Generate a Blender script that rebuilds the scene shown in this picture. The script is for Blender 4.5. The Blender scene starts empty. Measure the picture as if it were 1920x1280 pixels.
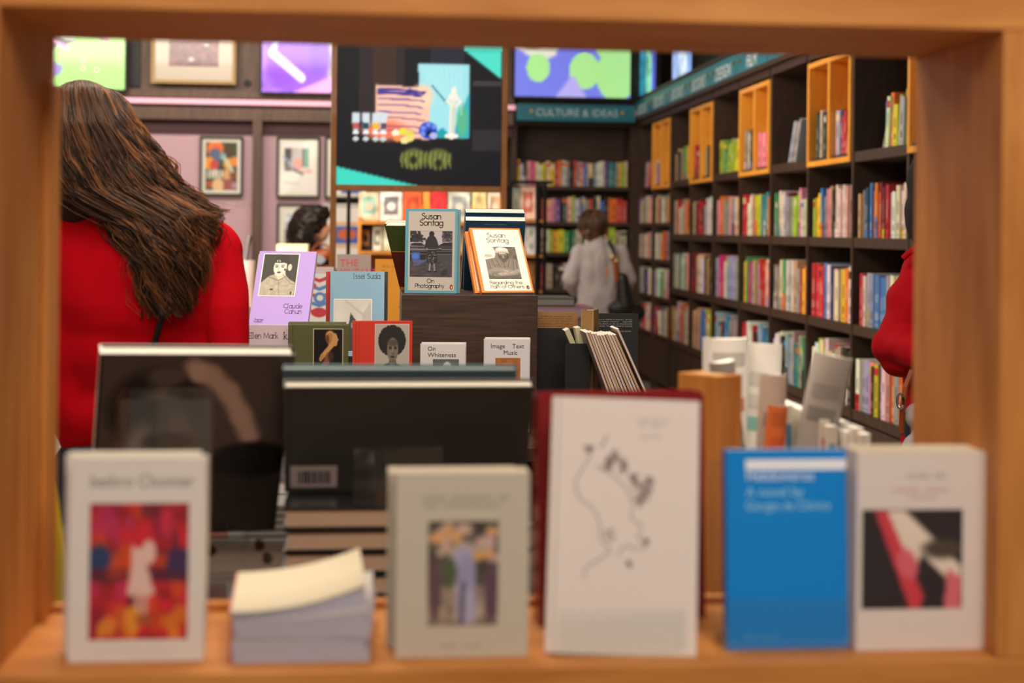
import bpy, math, random
import numpy as np
from mathutils import Vector, Matrix, Euler
R = math.radians
SC = bpy.context.scene
COL = SC.collection
# ------------------------------------------------------------------ camera
CAMZ = 1.35
FPX = 2667.0
YAW = 0.0929            # the camera looks a little to the room's +X side
ROLL = 0.011
HOR = 430.0             # the level camera's horizon
cd = bpy.data.cameras.new('camera'); cam = bpy.data.objects.new('camera', cd); COL.objects.link(cam)
cd.sensor_width = 36; cd.lens = 36*FPX/1920; cd.clip_start = .05; cd.clip_end = 60
cd.shift_x = 0.0; cd.shift_y = -(640-HOR)/1920
cam.location = (0, 0, CAMZ)
CR = Matrix.Rotation(-YAW, 4, 'Z') @ Matrix.Rotation(R(90), 4, 'X') @ Matrix.Rotation(ROLL, 4, 'Z')
cam.matrix_world = Matrix.Translation((0, 0, CAMZ)) @ CR
cd.dof.use_dof = True; cd.dof.focus_distance = 3.30; cd.dof.aperture_fstop = 3.3
cd.dof.aperture_blades = 9
SC.camera = cam
R3 = CR.to_3x3()
def ray(px, py):
    return R3 @ Vector(((px-960)/FPX, -(py-HOR)/FPX, -1))
def P(px, py, Y):
    d = ray(px, py); t = Y/d.y
    return Vector((d.x*t, Y, CAMZ+d.z*t))
def PX(px, py, X):
    d = ray(px, py); t = X/d.x
    return Vector((X, d.y*t, CAMZ+d.z*t))
def PZ(px, py, Z):
    d = ray(px, py); t = (Z-CAMZ)/d.z
    return Vector((d.x*t, d.y*t, Z))
def rect(a, b, c, d, Y):
    p0 = P(a, (b+d)/2, Y); p1 = P(c, (b+d)/2, Y); q0 = P((a+c)/2, b, Y); q1 = P((a+c)/2, d, Y)
    return p0.x, p1.x, q1.z, q0.z
# ------------------------------------------------------------------ world, exposure, lights
w = bpy.data.worlds.new('shop_air'); SC.world = w; w.use_nodes = True
w.node_tree.nodes['Background'].inputs[0].default_value = (1.0, .84, .68, 1)
w.node_tree.nodes['Background'].inputs[1].default_value = .2
SC.view_settings.view_transform = 'Standard'; SC.view_settings.look = 'None'
SC.view_settings.exposure = 0.0; SC.view_settings.gamma = 1
def area(name, loc, aim, sx, sy, power, col=(1, .86, .68)):
    l = bpy.data.lights.new(name, 'AREA'); l.shape = 'RECTANGLE'; l.size = sx; l.size_y = sy; l.energy = power; l.color = col
    o = bpy.data.objects.new(name, l); COL.objects.link(o); o.location = loc
    o.rotation_euler = (Vector(aim)-Vector(loc)).to_track_quat('-Z', 'Y').to_euler(); return o
def spot(name, loc, aim, power, ang, blend=.4, col=(1, .87, .7), rad=.03):
    l = bpy.data.lights.new(name, 'SPOT'); l.energy = power; l.spot_size = R(ang); l.spot_blend = blend; l.color = col; l.shadow_soft_size = rad
    o = bpy.data.objects.new(name, l); COL.objects.link(o); o.location = loc
    o.rotation_euler = (Vector(aim)-Vector(loc)).to_track_quat('-Z', 'Y').to_euler(); return o
area('ceiling_light_aisle', (.6, 8.6, 3.25), (1.2, 9.0, 0), 2.2, 6.5, 150)
area('ceiling_light_wall_washer', (-.2, 7.5, 3.2), (2.4, 8.2, 1.0), .8, 6.0, 190)
area('ceiling_light_pink_wall', (-1.7, 10.8, 3.2), (-1.7, 12.7, 1.4), 3.5, .6, 80, (1, .88, .76))
area('ceiling_light_table', (-.6, 3.9, 3.2), (-.2, 3.6, 1), 1.2, 1.6, 34)
area('ceiling_light_customer', (-.55, 1.4, 3.1), (-.6, 3.0, 1.2), .8, .6, 20)
area('ceiling_light_front', (.3, -.4, 2.7), (.15, 1.4, 1.05), 1.6, .8, 43, (1, .88, .74))
area('ceiling_light_counter', (.1, 2.1, 3.1), (.1, 1.8, 1.0), 1.2, .5, 40)
area('ceiling_light_glow', (1.2, .9, 1.9), (.56, 1.4, 1.1), .3, .3, .01)
spot('spot_on_reading_stack', (.75, 2.2, 3.0), (.16, 3.33, 1.26), 62, 13, .5)
spot('spot_on_newspapers', (.62, .95, 2.7), (.47, 1.8, 1.12), 95, 15, .8)
spot('spot_on_lilac_book', (-.9, 1.6, 3.1), (-.33, 3.1, 1.25), 30, 15, .6)
# ------------------------------------------------------------------ materials
def lin(c):
    return tuple((x/12.92 if x <= .04045 else ((x+.055)/1.055)**2.4) for x in c)
def hx(s):
    return tuple(int(s[i:i+2], 16)/255 for i in (0, 2, 4))
def base(name, col=(.5, .5, .5), rough=.6, metal=0, **kw):
    m = bpy.data.materials.new(name); m.use_nodes = True
    b = m.node_tree.nodes['Principled BSDF']
    b.inputs['Base Color'].default_value = (*lin(col), 1); b.inputs['Roughness'].default_value = rough; b.inputs['Metallic'].default_value = metal
    for k, v in kw.items(): b.inputs[k.replace('_', ' ')].default_value = v
    return m, m.node_tree, b
def vmat(name, rough, emit=0.0, coat=0.0, noise=.06):
    m, nt, b = base(name, rough=rough)
    a = nt.nodes.new('ShaderNodeAttribute'); a.attribute_name = 'Col'
    n = nt.nodes.new('ShaderNodeTexNoise'); n.inputs['Scale'].default_value = 60; n.inputs['Detail'].default_value = 3
    mr = nt.nodes.new('ShaderNodeMapRange'); mr.inputs['To Min'].default_value = 1-noise; mr.inputs['To Max'].default_value = 1+noise
    mx = nt.nodes.new('ShaderNodeVectorMath'); mx.operation = 'SCALE'
    nt.links.new(n.outputs['Fac'], mr.inputs['Value']); nt.links.new(a.outputs['Color'], mx.inputs[0]); nt.links.new(mr.outputs[0], mx.inputs['Scale'])
    nt.links.new(mx.outputs[0], b.inputs['Base Color'])
    if emit:
        nt.links.new(a.outputs['Color'], b.inputs['Emission Color']); b.inputs['Emission Strength'].default_value = emit
    b.inputs['Coat Weight'].default_value = coat
    return m
def wood(name, c1, c2, rough=.45, scale=6, stretch=(1, 1, 12), coat=0.1, bump=.02):
    m, nt, b = base(name, rough=rough)
    tc = nt.nodes.new('ShaderNodeTexCoord'); mp = nt.nodes.new('ShaderNodeMapping'); mp.inputs['Scale'].default_value = stretch
    n = nt.nodes.new('ShaderNodeTexNoise'); n.inputs['Scale'].default_value = scale; n.inputs['Detail'].default_value = 6; n.inputs['Distortion'].default_value = .6
    r = nt.nodes.new('ShaderNodeValToRGB'); r.color_ramp.elements[0].color = (*lin(c1), 1); r.color_ramp.elements[1].color = (*lin(c2), 1)
    r.color_ramp.elements[0].position = .33; r.color_ramp.elements[1].position = .68
    bp = nt.nodes.new('ShaderNodeBump'); bp.inputs['Strength'].default_value = .25; bp.inputs['Distance'].default_value = bump*.05
    L = nt.links.new
    L(tc.outputs['Object'], mp.inputs[0]); L(mp.outputs[0], n.inputs['Vector']); L(n.outputs['Fac'], r.inputs[0]); L(r.outputs[0], b.inputs['Base Color'])
    L(n.outputs['Fac'], bp.inputs['Height']); L(bp.outputs[0], b.inputs['Normal'])
    b.inputs['Coat Weight'].default_value = coat
    return m
def noisy(name, c, amt=.12, scale=25, rough=.8, bump=.3, bscale=None, **kw):
    m, nt, b = base(name, c, rough, **kw)
    tc = nt.nodes.new('ShaderNodeTexCoord')
    n = nt.nodes.new('ShaderNodeTexNoise'); n.inputs['Scale'].default_value = scale; n.inputs['Detail'].default_value = 5
    r = nt.nodes.new('ShaderNodeValToRGB')
    l = lin(c); r.color_ramp.elements[0].color = (*[x*(1-amt) for x in l], 1); r.color_ramp.elements[1].color = (*[min(1, x*(1+amt)) for x in l], 1)
    n2 = nt.nodes.new('ShaderNodeTexNoise'); n2.inputs['Scale'].default_value = bscale or scale
    bp = nt.nodes.new('ShaderNodeBump'); bp.inputs['Strength'].default_value = bump; bp.inputs['Distance'].default_value = .01
    L = nt.links.new
    L(tc.outputs['Object'], n.inputs['Vector']); L(tc.outputs['Object'], n2.inputs['Vector']); L(n.outputs['Fac'], r.inputs[0]); L(r.outputs[0], b.inputs['Base Color'])
    L(n2.outputs['Fac'], bp.inputs['Height']); L(bp.outputs[0], b.inputs['Normal'])
    return m
M = {}
M['paper'] = vmat('printed_paper', .55)
M['matte'] = vmat('matte_print', .8)
M['gloss'] = vmat('glossy_print', .25, coat=.3)
M['screen'] = vmat('lit_screen', .15, emit=.8, noise=0)
M['bigscreen'] = vmat('large_lit_screen', .35, emit=.75, noise=0)
M['oak'] = wood('honey_oak', (.70, .42, .15), (.80, .53, .25), rough=.6, coat=0, scale=5, stretch=(1, 9, 9))
M['oak_v'] = wood('honey_oak_upright', (.70, .42, .15), (.80, .53, .25), rough=.6, coat=0, scale=5, stretch=(9, 9, 1))
M['insert'] = wood('yellow_plywood', (.90, .58, .16), (.96, .68, .24), scale=4, stretch=(6, 6, 1))
M['frame_wood'] = wood('brown_oak_frame', (.66, .42, .16), (.76, .50, .22), scale=5, stretch=(6, 6, 2))
M['dark'] = wood('dark_stained_ash', (.19, .125, .082), (.27, .185, .125), rough=.55, scale=5, stretch=(1, 7, 7), coat=0)
M['dark_v'] = wood('dark_stained_ash_upright', (.19, .125, .082), (.27, .185, .125), rough=.55, scale=5, stretch=(7, 7, 1), coat=0)
M['bigscreen'].node_tree.nodes['Principled BSDF'].inputs['Specular IOR Level'].default_value = .15
M['walnut'] = wood('dark_walnut_stain', (.15, .085, .05), (.27, .165, .10), rough=.5, scale=9, stretch=(1, 9, 14), coat=0)
M['timber'] = wood('brown_stained_timber', (.33, .25, .20), (.42, .32, .26), rough=.55, scale=4, stretch=(6, 6, 1), coat=0)
M['pink'] = noisy('dusty_pink_paint', (.80, .66, .70), .03, 3, .7, .02)
M['plum'] = noisy('plum_panel', (.28, .17, .19), .05, 3, .7, .02)  # dark plum colour of the band below the rail
M['floor'] = noisy('pale_stone_floor', (.62, .58, .53), .1, 8, .35, .03)
M['ceil'] = noisy('dark_painted_ceiling', (.16, .15, .15), .05, 5, .8, .05)
M['teal'] = noisy('teal_painted_sign', (.12, .45, .52), .05, 5, .4, .02)
M['metal'], _, _ = base('black_steel', (.06, .06, .065), .4, .6)
M['chrome'], _, _ = base('polished_metal', (.75, .74, .72), .15, 1)
M['brass'], _, _ = base('pale_brass', (.85, .72, .45), .25, 1)
def thin_clear(name):
    m = bpy.data.materials.new(name); m.use_nodes = True; nt = m.node_tree; nt.nodes.remove(nt.nodes['Principled BSDF']); o = nt.nodes['Material Output']
    t = nt.nodes.new('ShaderNodeBsdfTransparent'); t.inputs[0].default_value = (.97, .985, .98, 1); g = nt.nodes.new('ShaderNodeBsdfGlossy'); g.inputs['Roughness'].default_value = .03
    l = nt.nodes.new('ShaderNodeLayerWeight'); l.inputs[0].default_value = .5; pw = nt.nodes.new('ShaderNodeMath'); pw.operation = 'POWER'; pw.inputs[1].default_value = 5; f = nt.nodes.new('ShaderNodeMath'); f.operation = 'MULTIPLY_ADD'; f.inputs[1].default_value = .6; f.inputs[2].default_value = .035; nt.links.new(l.outputs['Facing'], pw.inputs[0]); nt.links.new(pw.outputs[0], f.inputs[0]); x = nt.nodes.new('ShaderNodeMixShader')
    nt.links.new(f.outputs[0], x.inputs[0]); nt.links.new(t.outputs[0], x.inputs[1]); nt.links.new(g.outputs[0], x.inputs[2]); nt.links.new(x.outputs[0], o.inputs['Surface']); return m
M['acrylic'] = thin_clear('clear_acrylic')
M['black'], _, _ = base('black_board', (.05, .048, .05), .55)
M['red_knit'] = noisy('crimson_jersey', (.74, .005, .075), .08, 30, .9, .15, 6, Specular_IOR_Level=.12)
M['red_coat'] = noisy('scarlet_coat_cloth', (.68, .012, .08), .08, 30, .8, .2, 5, Specular_IOR_Level=.15)
M['denim'] = noisy('dark_blue_denim', (.13, .16, .23), .15, 200, .85, .2)
M['grey_coat'] = noisy('light_grey_linen', (.68, .65, .66), .12, 12, .85, 1.0, 9)
M['skin'] = noisy('skin', (.80, .58, .47), .05, 20, .5, .05, Subsurface_Weight=0.0)
M['black_cloth'] = noisy('black_cloth', (.06, .055, .06), .1, 30, .85, .2)
M['leather'] = noisy('orange_brown_leather', (.58, .27, .10), .12, 20, .45, .2)
M['blackleather'] = noisy('black_leather', (.05, .045, .05), .1, 20, .4, .2)
M['shoe'] = noisy('black_shoe_leather', (.07, .06, .06), .1, 20, .4, .2)
def hairmat(name, c1, c2):
    m, nt, b = base(name, rough=.42)
    tc = nt.nodes.new('ShaderNodeTexCoord'); mp = nt.nodes.new('ShaderNodeMapping'); mp.inputs['Scale'].default_value = (22, 22, 3.5)
    n = nt.nodes.new('ShaderNodeTexNoise'); n.inputs['Scale'].default_value = 2.2; n.inputs['Detail'].default_value = 7
    r = nt.nodes.new('ShaderNodeValToRGB'); r.color_ramp.elements[0].color = (*lin(c1), 1); r.color_ramp.elements[1].color = (*lin(c2), 1)
    r.color_ramp.elements[0].position = .38; r.color_ramp.elements[1].position = .68
    L = nt.links.new
    L(tc.outputs['Object'], mp.inputs[0]); L(mp.outputs[0], n.inputs['Vector']); L(n.outputs['Fac'], r.inputs[0]); L(r.outputs[0], b.inputs['Base Color'])
    b.inputs['Specular IOR Level'].default_value = .35
    return m
def strandmat(name):
    m, nt, b = base(name, rough=.38); a = nt.nodes.new('ShaderNodeAttribute'); a.attribute_name = 'Col'; nt.links.new(a.outputs['Color'], b.inputs['Base Color']); b.inputs['Specular IOR Level'].default_value = .45; return m
M['strand'] = strandmat('hair_strands')
M['hair_under'], _, _ = base('dark_hair_roots', (.10, .055, .035), .7)
M['hair'] = hairmat('long_brown_hair', (.15, .08, .045), (.56, .34, .18))
M['hair_dark'] = hairmat('dark_curly_hair', (.05, .035, .03), (.16, .10, .07))
M['hair_mid'] = hairmat('brown_cropped_hair', (.22, .14, .09), (.50, .34, .22))
# ------------------------------------------------------------------ object helpers
def tag(o, label=None, cat=None, group=None, kind=None):
    if label: o['label'] = label
    if cat: o['category'] = cat
    if group: o['group'] = group
    if kind: o['kind'] = kind
    return o
def thing(name, label, cat, mw=None, group=None):
    o = bpy.data.objects.new(name, None); COL.objects.link(o); o.empty_display_size = .05
    if mw is not None: o.matrix_world = mw
    return tag(o, label, cat, group)
class MB:
    """collects coloured faces and links them as one mesh"""
    def __init__(s): s.v = []; s.f = []; s.c = []; s.mi = []; s.cur = 0
    def face(s, pts, col=(1, 1, 1), raw=False):
        n = len(s.v); s.v += [tuple(p) for p in pts]; s.f.append(tuple(range(n, n+len(pts)))); s.mi.append(s.cur)
        l = col if raw else lin(col); s.c.append([l]*len(pts))
    def tri(s, verts, faces, col=(1, 1, 1)):
        n = len(s.v); s.v += [tuple(p) for p in verts]; l = lin(col)
        for f in faces: s.f.append(tuple(n+i for i in f)); s.c.append([l]*len(f)); s.mi.append(s.cur)
    def box(s, x0, x1, y0, y1, z0, z1, col=(1, 1, 1), cols=None, mat=None):
        v = [Vector((x, y, z)) for z in (z0, z1) for y in (y0, y1) for x in (x0, x1)]
        if mat is not None: v = [mat @ p for p in v]
        fs = [(0, 2, 3, 1), (4, 5, 7, 6), (0, 1, 5, 4), (2, 6, 7, 3), (0, 4, 6, 2), (1, 3, 7, 5)]   # bottom top front back left right
        n = len(s.v); s.v += [tuple(p) for p in v]
        for k, f in enumerate(fs):
            s.f.append(tuple(n+i for i in f)); l = lin(cols[k] if cols else col); s.c.append([l]*4); s.mi.append(s.cur)
    def grid(s, fn, nu, nv, img=None, col=(1, 1, 1), flip=False):
        n = len(s.v)
        for j in range(nv+1):
            for i in range(nu+1): s.v.append(tuple(fn(i/nu, j/nv)))
        l = lin(col)
        for j in range(nv):
            for i in range(nu):
                q = (n+j*(nu+1)+i, n+j*(nu+1)+i+1, n+(j+1)*(nu+1)+i+1, n+(j+1)*(nu+1)+i)
                if flip: q = q[::-1]
                s.f.append(q); s.mi.append(s.cur)
                if img is not None: s.c.append([img[(k-n)//(nu+1)][(k-n) % (nu+1)] for k in q])
                else: s.c.append([l]*4)
    def pic(s, x0, x1, z0, z1, y, a):
        """a picture printed on a vertical rectangle facing -Y; a = rows bottom to top of sRGB"""
        b = np.clip(a, 0, 1); b = np.where(b <= .04045, b/12.92, ((b+.055)/1.055)**2.4); img = b.tolist()
        nv, nu = len(img)-1, len(img[0])-1
        s.grid(lambda u, v: (x0+(x1-x0)*u, y, z0+(z1-z0)*v), nu, nv, img)
    def rect2(s, x0, x1, z0, z1, y, col): s.face([(x0, y, z0), (x1, y, z0), (x1, y, z1), (x0, y, z1)], col)
    def poly2(s, pts, y, col): s.face([(x, y, z) for x, z in pts], col)
    def disc(s, cx, cz, rx, rz, y, col, n=20): s.face([(cx+rx*math.cos(2*math.pi*k/n), y, cz+rz*math.sin(2*math.pi*k/n)) for k in range(n)], col)
    def tube(s, pts, rad, n=8, col=(1, 1, 1), cap=True):
        pts = [Vector(p) for p in pts]; rings = []; l = lin(col); n0 = len(s.v)
        for i, p in enumerate(pts):
            d = (pts[min(i+1, len(pts)-1)]-pts[max(i-1, 0)]).normalized()
            a = d.orthogonal().normalized() if i == 0 else (rings_a-d*rings_a.dot(d)).normalized(); rings_a = a; b = d.cross(a)
            r = rad[i] if isinstance(rad, (list, tuple)) else rad
            for k in range(n): s.v.append(tuple(p+(a*math.cos(2*math.pi*k/n)+b*math.sin(2*math.pi*k/n))*r))
        for i in range(len(pts)-1):
            for k in range(n):
                s.f.append((n0+i*n+k, n0+i*n+(k+1) % n, n0+(i+1)*n+(k+1) % n, n0+(i+1)*n+k)); s.c.append([l]*4); s.mi.append(s.cur)
        if cap:
            s.f.append(tuple(n0+k for k in range(n))[::-1]); s.c.append([l]*n); s.mi.append(s.cur)
            s.f.append(tuple(n0+(len(pts)-1)*n+k for k in range(n))); s.c.append([l]*n); s.mi.append(s.cur)
    def mesh(s, name, smooth=False):
        me = bpy.data.meshes.new(name); me.from_pydata(s.v, [], s.f)
        ca = me.color_attributes.new('Col', 'FLOAT_COLOR', 'CORNER')
        arr = np.array([(*c, 1.0) for f in s.c for c in f], dtype=np.float32).ravel()
        ca.data.foreach_set('color', arr)
        if smooth: me.polygons.foreach_set('use_smooth', [True]*len(me.polygons))
        me.polygons.foreach_set('material_index', s.mi)
        me.update(); return me
    def build(s, name, mat, parent=None, bevel=0, smooth=False):
        me = s.mesh(name, smooth)
        for m in (mat if isinstance(mat, (list, tuple)) else [mat]): me.materials.append(m)
        o = bpy.data.objects.new(name, me); COL.objects.link(o)
        if parent is not None: o.parent = parent
        if bevel:
            b = o.modifiers.new('bevel', 'BEVEL'); b.width = bevel; b.segments = 2; b.limit_method = 'ANGLE'; b.harden_normals = False
        return o
def boxo(name, mat, parent, *a, bevel=0, col=(1, 1, 1), mw=None):
    m = MB(); m.box(*a, col=col, mat=mw); return m.build(name, mat, parent, bevel)
# ------------------------------------------------------------------ pictures printed on covers
class Pic:
    def __init__(s, w, h, bg):
        s.w, s.h = w, h; s.a = np.ones((h, w, 3))*np.array(bg if not isinstance(bg, str) else hx(bg))
        s.X, s.Y = np.meshgrid(np.linspace(0, 1, w), np.linspace(0, 1, h)); s.asp = w/h
    def mix(s, m, c):
        if isinstance(c, str): c = hx(c)
        s.a = s.a*(1-m[..., None])+np.array(c)*m[..., None]; return s
    def ell(s, cx, cy, rx, ry, c, soft=.08, rot=0, al=1):
        dx, dy = (s.X-cx)*s.asp, s.Y-cy; ca, sa = math.cos(R(rot)), math.sin(R(rot))
        u, v = dx*ca+dy*sa, -dx*sa+dy*ca
        d = np.sqrt((u/(rx*s.asp))**2+(v/ry)**2); return s.mix(np.clip((1-d)/soft+.5, 0, 1)*al, c)
    def line(s, p, q, w, c, soft=.5, al=1):
        ax, ay, bx, by = p[0]*s.asp, p[1], q[0]*s.asp, q[1]; X = s.X*s.asp
        L = (bx-ax)**2+(by-ay)**2+1e-9; t = np.clip(((X-ax)*(bx-ax)+(s.Y-ay)*(by-ay))/L, 0, 1)
        d = np.hypot(X-ax-t*(bx-ax), s.Y-ay-t*(by-ay)); return s.mix(np.clip((w-d)/(w*soft+1e-6)+.5, 0, 1)*al, c)
    def path(s, pts, w, c, soft=.5, al=1):
        for a, b in zip(pts, pts[1:]): s.line(a, b, w, c, soft, al)
        return s
    def poly(s, pts, c, al=1):
        ins = np.zeros(s.X.shape, bool); n = len(pts)
        for i in range(n):
            (x0, y0), (x1, y1) = pts[i], pts[(i+1) % n]
            if y0 == y1: continue
            k = ((y0 > s.Y) != (y1 > s.Y)) & (s.X < (x1-x0)*(s.Y-y0)/(y1-y0)+x0); ins ^= k
        m = ins.astype(float); m2 = m.copy(); m2[1:-1, 1:-1] = (m[1:-1, 1:-1]*2+m[:-2, 1:-1]+m[2:, 1:-1]+m[1:-1, :-2]+m[1:-1, 2:])/6
        return s.mix(m2*al, c)
    def rect(s, x0, y0, x1, y1, c, al=1): return s.mix(((s.X >= x0) & (s.X <= x1) & (s.Y >= y0) & (s.Y <= y1)).astype(float)*al, c)
    def noise(s, amp, seed=1, cells=(12, 12), c=None):
        r = np.random.RandomState(seed); g = r.rand(cells[1]+2, cells[0]+2)
        x = s.X*cells[0]; y = s.Y*cells[1]; i = x.astype(int); j = y.astype(int); fx = x-i; fy = y-j
        v = g[j, i]*(1-fx)*(1-fy)+g[j, i+1]*fx*(1-fy)+g[j+1, i]*(1-fx)*fy+g[j+1, i+1]*fx*fy
        if c is None: s.a = s.a*(1+(v[..., None]-.5)*2*amp)
        else: s.mix(np.clip((v-.5)*6, 0, 1)*amp, c)
        return s
# ------------------------------------------------------------------ lettering
def arc(cx, cy, r, a0, a1, n=14, ry=None):
    ry = ry or r
    return [(cx+r*math.cos(R(a0+(a1-a0)*k/n)), cy+ry*math.sin(R(a0+(a1-a0)*k/n))) for k in range(n+1)]
O_ = arc(.5, .5, .5, 0, 360, 22)
GL = {   # x height 1, ascender 1.5, descender -.5 : (advance, strokes)
 'a': (1.2, [O_, [(1, 1), (1, 0)]]), 'g': (1.2, [O_, [(1, 1), (1, -.1)]+arc(.5, -.1, .5, 0, -150)]), 'd': (1.2, [O_, [(1, 1.6), (1, 0)]]),
 'b': (1.2, [O_, [(0, 1.6), (0, 0)]]), 'p': (1.2, [O_, [(0, 1), (0, -.55)]]), 'o': (1.2, [O_]), 'q': (1.2, [O_, [(1, 1), (1, -.55)]]),
 'n': (1.1, [[(0, 1), (0, 0)], arc(.42, .55, .42, 180, 0)+[(.84, 0)]]), 'h': (1.1, [[(0, 1.6), (0, 0)], arc(.42, .55, .42, 180, 0)+[(.84, 0)]]),
 'm': (1.75, [[(0, 1), (0, 0)], arc(.38, .6, .38, 180, 0)+[(.76, 0)], arc(1.14, .6, .38, 180, 0)+[(1.52, 0)]]),
 'u': (1.1, [[(0, 1)]+arc(.42, .45, .42, 180, 360)+[(.84, 1)], [(.84, 1), (.84, 0)]]), 'r': (.72, [[(0, 1), (0, 0)], arc(.42, .55, .42, 180, 60)]),
 's': (.9, [arc(.36, .74, .27, 50, 200)+arc(.36, .26, .30, 80, -140)]), 't': (.7, [[(.25, 1.5), (.25, 0)], [(-.05, 1), (.6, 1)]]),
 'i': (.4, [[(0, 1), (0, 0)], [(0, 1.38), (0, 1.42)]]), 'l': (.42, [[(0, 1.6), (0, 0)]]), 'k': (.95, [[(0, 1.6), (0, 0)], [(.7, 1), (0, .4)], [(.2, .55), (.75, 0)]]),
 'e': (1.15, [[(.02, .5), (.98, .5)]+arc(.5, .5, .5, 0, 310, 18)]), 'c': (1.05, [arc(.5, .5, .5, 45, 315, 18)]), 'f': (.65, [[(.62, 1.52)]+arc(.47, 1.3, .25, 90, 180, 6)+[(.22, 0)], [(-.05, 1), (.55, 1)]]),
 'y': (1, [[(0, 1), (.42, 0)], [(.84, 1), (.2, -.55)]]), 'w': (1.4, [[(0, 1), (.3, 0), (.6, 1), (.9, 0), (1.2, 1)]]), 'v': (.95, [[(0, 1), (.4, 0), (.8, 1)]]), 'x': (.9, [[(0, 0), (.7, 1)], [(0, 1), (.7, 0)]]),
 'S': (1.15, [arc(.48, 1.14, .38, 40, 205)+arc(.48, .4, .42, 75, -145)]), 'O': (1.75, [arc(.75, .75, .75, 0, 360, 26)]), 'P': (1.1, [[(0, 1.5), (0, 0)], [(0, 1.5), (.5, 1.5)]+arc(.5, 1.1, .4, 90, -90)+[(0, .7)]]),
 'R': (1.15, [[(0, 1.5), (0, 0)], [(0, 1.5), (.5, 1.5)]+arc(.5, 1.1, .4, 90, -90)+[(0, .7)], [(.45, .7), (.95, 0)]]), 'C': (1.45, [arc(.72, .75, .72, 45, 315, 22)]), 'I': (.55, [[(0, 1.5), (0, 0)]]),
 'M': (1.7, [[(0, 0), (.1, 1.5), (.75, .2), (1.4, 1.5), (1.5, 0)]]), ' ': (.6, []), 'T': (1.1, [[(.5, 1.5), (.5, 0)], [(0, 1.5), (1, 1.5)]]), 'H': (1.2, [[(0, 1.5), (0, 0)], [(1, 1.5), (1, 0)], [(0, .75), (1, .75)]]), 'E': (1.0, [[(.8, 1.5), (0, 1.5), (0, 0), (.8, 0)], [(0, .75), (.7, .75)]]),
 'A': (1.3, [[(0, 0), (.55, 1.5), (1.1, 0)], [(.2, .5), (.9, .5)]]), '_': (.9, [[(0, 0), (.7, 0)]])}
def strokes(mb, s, x, z, size, y, col, wt=.16, align='c', serif=False):
    """lettering from pen strokes; x, z the baseline point, size the height of a lower-case letter"""
    tot = sum(GL[c][0]+(.05 if serif else 0) for c in s)-.2
    sx = size*(.86 if serif else 1); x0 = x-(tot*sx/2 if align == 'c' else tot*sx if align == 'r' else 0); h = wt*size/2
    for c in s:
        adv, ss = GL[c]
        for st in ss:
            pts = [(x0+a*sx, z+b*size) for a, b in st]
            for a, b in zip(pts, pts[1:]):
                dx, dz = b[0]-a[0], b[1]-a[1]; L = math.hypot(dx, dz) or 1e-9; ux, uz = dx/L*h, dz/L*h
                mb.face([(a[0]-ux+uz, y, a[1]-uz-ux), (b[0]+ux+uz, y, b[1]+uz-ux), (b[0]+ux-uz, y, b[1]+uz+ux), (a[0]-ux-uz, y, a[1]-uz+ux)], col)
                if serif and abs(dx) < 1e-6 and len(pts) == 2 and abs(dz) > size*.3:
                    for q in (a, b): mb.rect2(q[0]-.2*size, q[0]+.2*size, q[1]-h*.8, q[1]+h*.8, y, col)
        x0 += (adv+(.05 if serif else 0))*sx
def text2(mb, s, x, z, size, y, col, align='c', sx=1.0, flipx=False):
    cu = bpy.data.curves.new('lettering', 'FONT'); cu.body = s; cu.size = size; cu.resolution_u = 3
    cu.align_x = {'c': 'CENTER', 'l': 'LEFT', 'r': 'RIGHT'}[align]
    ob = bpy.data.objects.new('lettering', cu); me = ob.to_mesh()
    mb.tri([(x+v.co.x*sx, y, z+v.co.y) for v in me.vertices], [tuple(p.vertices) for p in me.polygons], col)
    ob.to_mesh_clear(); bpy.data.objects.remove(ob); bpy.data.curves.remove(cu)
# ------------------------------------------------------------------ a book standing with its front to -Y (local)
def book(name, label, w, h, t, mw, col, page=(.90, .87, .80), art=None, spine=None, hard=True, mat='paper', group=None, back=None, cat='book', parent=None):
    """local frame: X across the cover (-w/2..w/2), Z up from the foot, cover face at y=0, back at y=t; spine on the -X side"""
    o = thing(name, label, cat, mw, group) if parent is None else parent
    ct = .0022 if hard else .0007
    sp = spine or col; bk = back or col
    m = MB(); wx = w/2
    m.box(-wx, wx, 0, ct, 0, h, col); m.box(-wx, wx, t-ct, t, 0, h, bk); m.box(-wx, -wx+ct, ct, t-ct, 0, h, sp)
    if hard:   # hinge groove
        m.rect2(-wx+.006, -wx+.0075, 0, h, -.0001, tuple(c*.8 for c in sp))
    if art: art(m, w, h)
    m.build('cover', M[mat], o)
    g = MB(); e = .003 if hard else .0004
    g.box(-wx+ct, wx-e, ct, t-ct, e, h-e, page)
    n = max(3, int(t/.0022))
    for k in range(n):       # page edges along the head
        yy = ct+(t-2*ct)*(k+.5)/n
        g.face([(-wx+ct, yy-.00025, h-e+.0001), (wx-e, yy-.00025, h-e+.0001), (wx-e, yy+.00025, h-e+.0001), (-wx+ct, yy+.00025, h-e+.0001)], tuple(c*.86 for c in page))
    g.build('page_block', M['matte'], o)
    return o
def pose(p, yaw=0, lean=0, roll=0):
    """foot centre of the cover at p; lean tips the head away from the viewer, roll tips it in its own plane"""
    return Matrix.Translation(p) @ Matrix.Rotation(R(yaw), 4, 'Z') @ Matrix.Rotation(R(-lean), 4, 'X') @ Matrix.Rotation(R(roll), 4, 'Y')
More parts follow.
